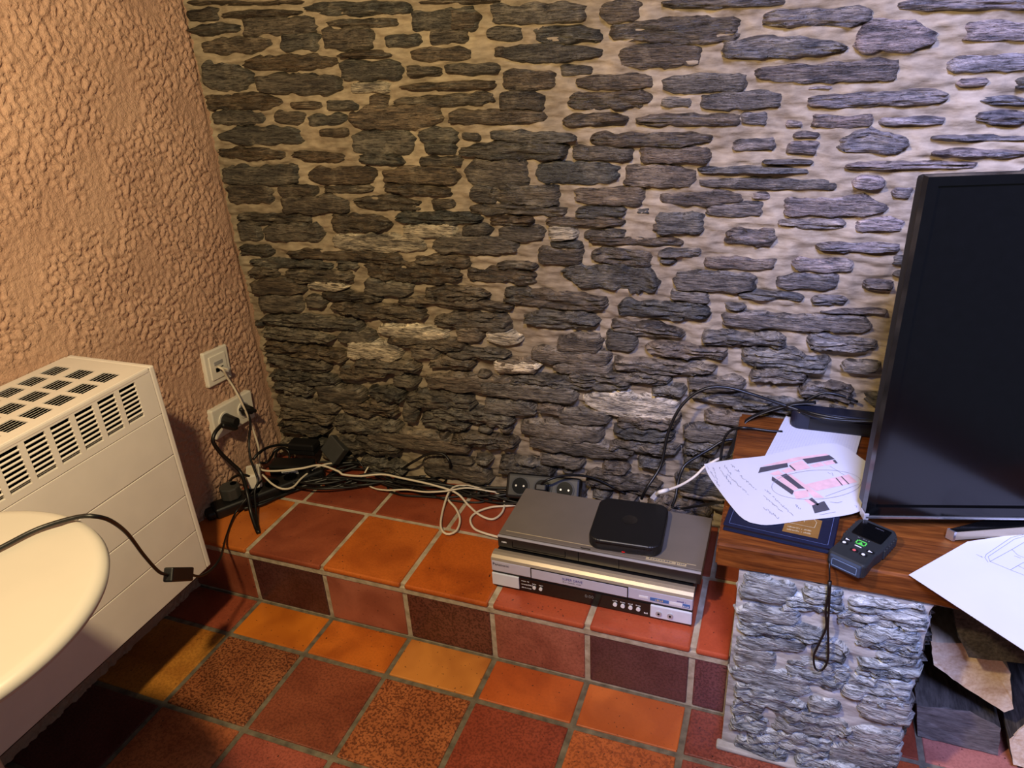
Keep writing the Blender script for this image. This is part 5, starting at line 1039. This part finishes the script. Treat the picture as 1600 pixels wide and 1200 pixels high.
# ------------------------------------------------------------------ firewood in the opening beside the pillar
def log(name, label, poly, y0, y1, face_mat, body_mat, drift=(0, 0), scale=.9):
    t = thing(name, label, 'log', (sum(p[0] for p in poly) / len(poly), y0, min(p[1] for p in poly)))
    # refine outline
    pts = []
    for a, c in zip(poly, poly[1:] + poly[:1]):
        k = max(1, int(math.dist(a, c) / .012))
        for i in range(k): pts.append((a[0] + (c[0] - a[0]) * i / k, a[1] + (c[1] - a[1]) * i / k))
    cx = sum(p[0] for p in pts) / len(pts); cz = sum(p[1] for p in pts) / len(pts)
    b = bmesh.new(); n = len(pts); rings = []
    m = 12
    for j in range(m + 1):
        f = j / m; y_ = y0 + (y1 - y0) * f; s_ = 1 + (scale - 1) * f
        rg = []
        for i, p in enumerate(pts):
            w = 1 + .05 * float(pn(np.array(i * .6), np.array(f * 4.), 33)) + .02 * float(pn(np.array(i * 1.7), np.array(f * 9.), 35))
            rg.append(b.verts.new((cx + (p[0] - cx) * s_ * w + drift[0] * f, y_ + (.004 * float(pn(np.array(p[0] * 60), np.array(p[1] * 60), 37)) if j == 0 else 0), cz + (p[1] - cz) * s_ * w + drift[1] * f)))
        rings.append(rg)
    for a, c in zip(rings, rings[1:]):
        for i in range(n): b.faces.new((a[i], a[(i + 1) % n], c[(i + 1) % n], c[i]))
    b.faces.new(rings[-1])
    front = [v.co.copy() for v in rings[0]]
    bmesh.ops.recalc_face_normals(b, faces=b.faces[:])
    obj('bark', b, body_mat, t)
    c = bmesh.new(); vs = [c.verts.new(p + Vector((0, -.0005, 0))) for p in front]; f_ = c.faces.new(vs)
    r = bmesh.ops.extrude_face_region(c, geom=[f_])
    for q in r['geom']:
        if isinstance(q, bmesh.types.BMVert): q.co.y += .003
    bmesh.ops.recalc_face_normals(c, faces=c.faces[:])
    obj('cut_end', c, face_mat, t)
    return t
log('firewood_log', 'dark grey split log at the bottom of the firewood beside the pillar', [(1.432, -.150), (1.56, -.150), (1.552, -.085), (1.50, -.062), (1.418, -.075)], .055, .34, 'weathered_wood', 'bark', (.004, .012))
log('firewood_log', 'pale split log with curved underside in the middle of the firewood', [(1.405, .108), (1.418, .060), (1.46, .030), (1.535, -.012), (1.545, .0), (1.525, .075), (1.50, .112), (1.45, .118)], .02, .33, 'split_wood', 'split_wood', (.004, 0))
log('firewood_log', 'dark flat-faced log under the plank, topmost of the firewood', [(1.412, .215), (1.43, .16), (1.452, .122), (1.545, .135), (1.560, .19), (1.54, .235), (1.45, .245)], -.015, .33, 'bark', 'bark', (.004, 0))
log('firewood_log', 'pale round log end at the right edge of the firewood', [(1.575, -.135), (1.64, -.15), (1.70, -.10), (1.70, -.03), (1.64, .0), (1.58, -.02), (1.558, -.08)], .03, .33, 'split_wood', 'bark')
log('firewood_log', 'dark grey log right of the topmost log, under the hanging sheet', [(1.572, .10), (1.60, .04), (1.68, .03), (1.72, .10), (1.68, .19), (1.60, .18)], .03, .33, 'weathered_wood', 'bark')

# ------------------------------------------------------------------ round table, lamp cord
tb_ = thing('round_table', 'round white table with rounded edge in front of the heater', 'table', (.258, -.737, -H))
TR = .205
obj('table_top', lathe([(0.0001, .498), (TR - .03, .498), (TR - .012, .502), (TR - .002, .509), (TR, .515), (TR - .003, .521), (TR - .009, .5245), (TR - .016, .5245), (TR - .022, .523), (0.0001, .521)], 96, (.258, -.737)), 'table_white', tb_, smooth=True)
obj('column', lathe([(.03, -H + .02), (.022, .1), (.022, .40), (.05, .495), (.0001, .498)], 32, (.258, -.737)), 'table_white', tb_, smooth=True)
obj('foot', lathe([(.0001, -H + .0005), (.15, -H + .0005), (.152, -H + .008), (.13, -H + .016), (.03, -H + .03), (.0001, -H + .03)], 48, (.258, -.737)), 'table_white', tb_, smooth=True)
lc = thing('lamp_cord', 'black lamp cord with inline switch running over the round table', 'cord', CABLES['switch'][0])
obj('cord', tube(CABLES['lampcord'], .0030, 8), 'cable_black', lc, smooth=True)
obj('cord', tube(CABLES['lampcord2'], .0026, 8), 'cable_black', lc, smooth=True)
s0, s1_ = [Vector(v) for v in CABLES['switch']]
b = box(-.013, .013, -.009, .009, 0, (s1_ - s0).length, .003, 2); b.transform(Matrix.Translation(s0) @ (s1_ - s0).to_track_quat('Z', 'X').to_matrix().to_4x4())
sw = obj('inline_switch', b, 'black_plastic', lc)
b = cyl((0, -.0095, (s1_ - s0).length / 2), .005, .003, 'y', 16); b.transform(Matrix.Translation(s0) @ (s1_ - s0).to_track_quat('Z', 'X').to_matrix().to_4x4())
obj('switch_button', b, 'charcoal', sw)
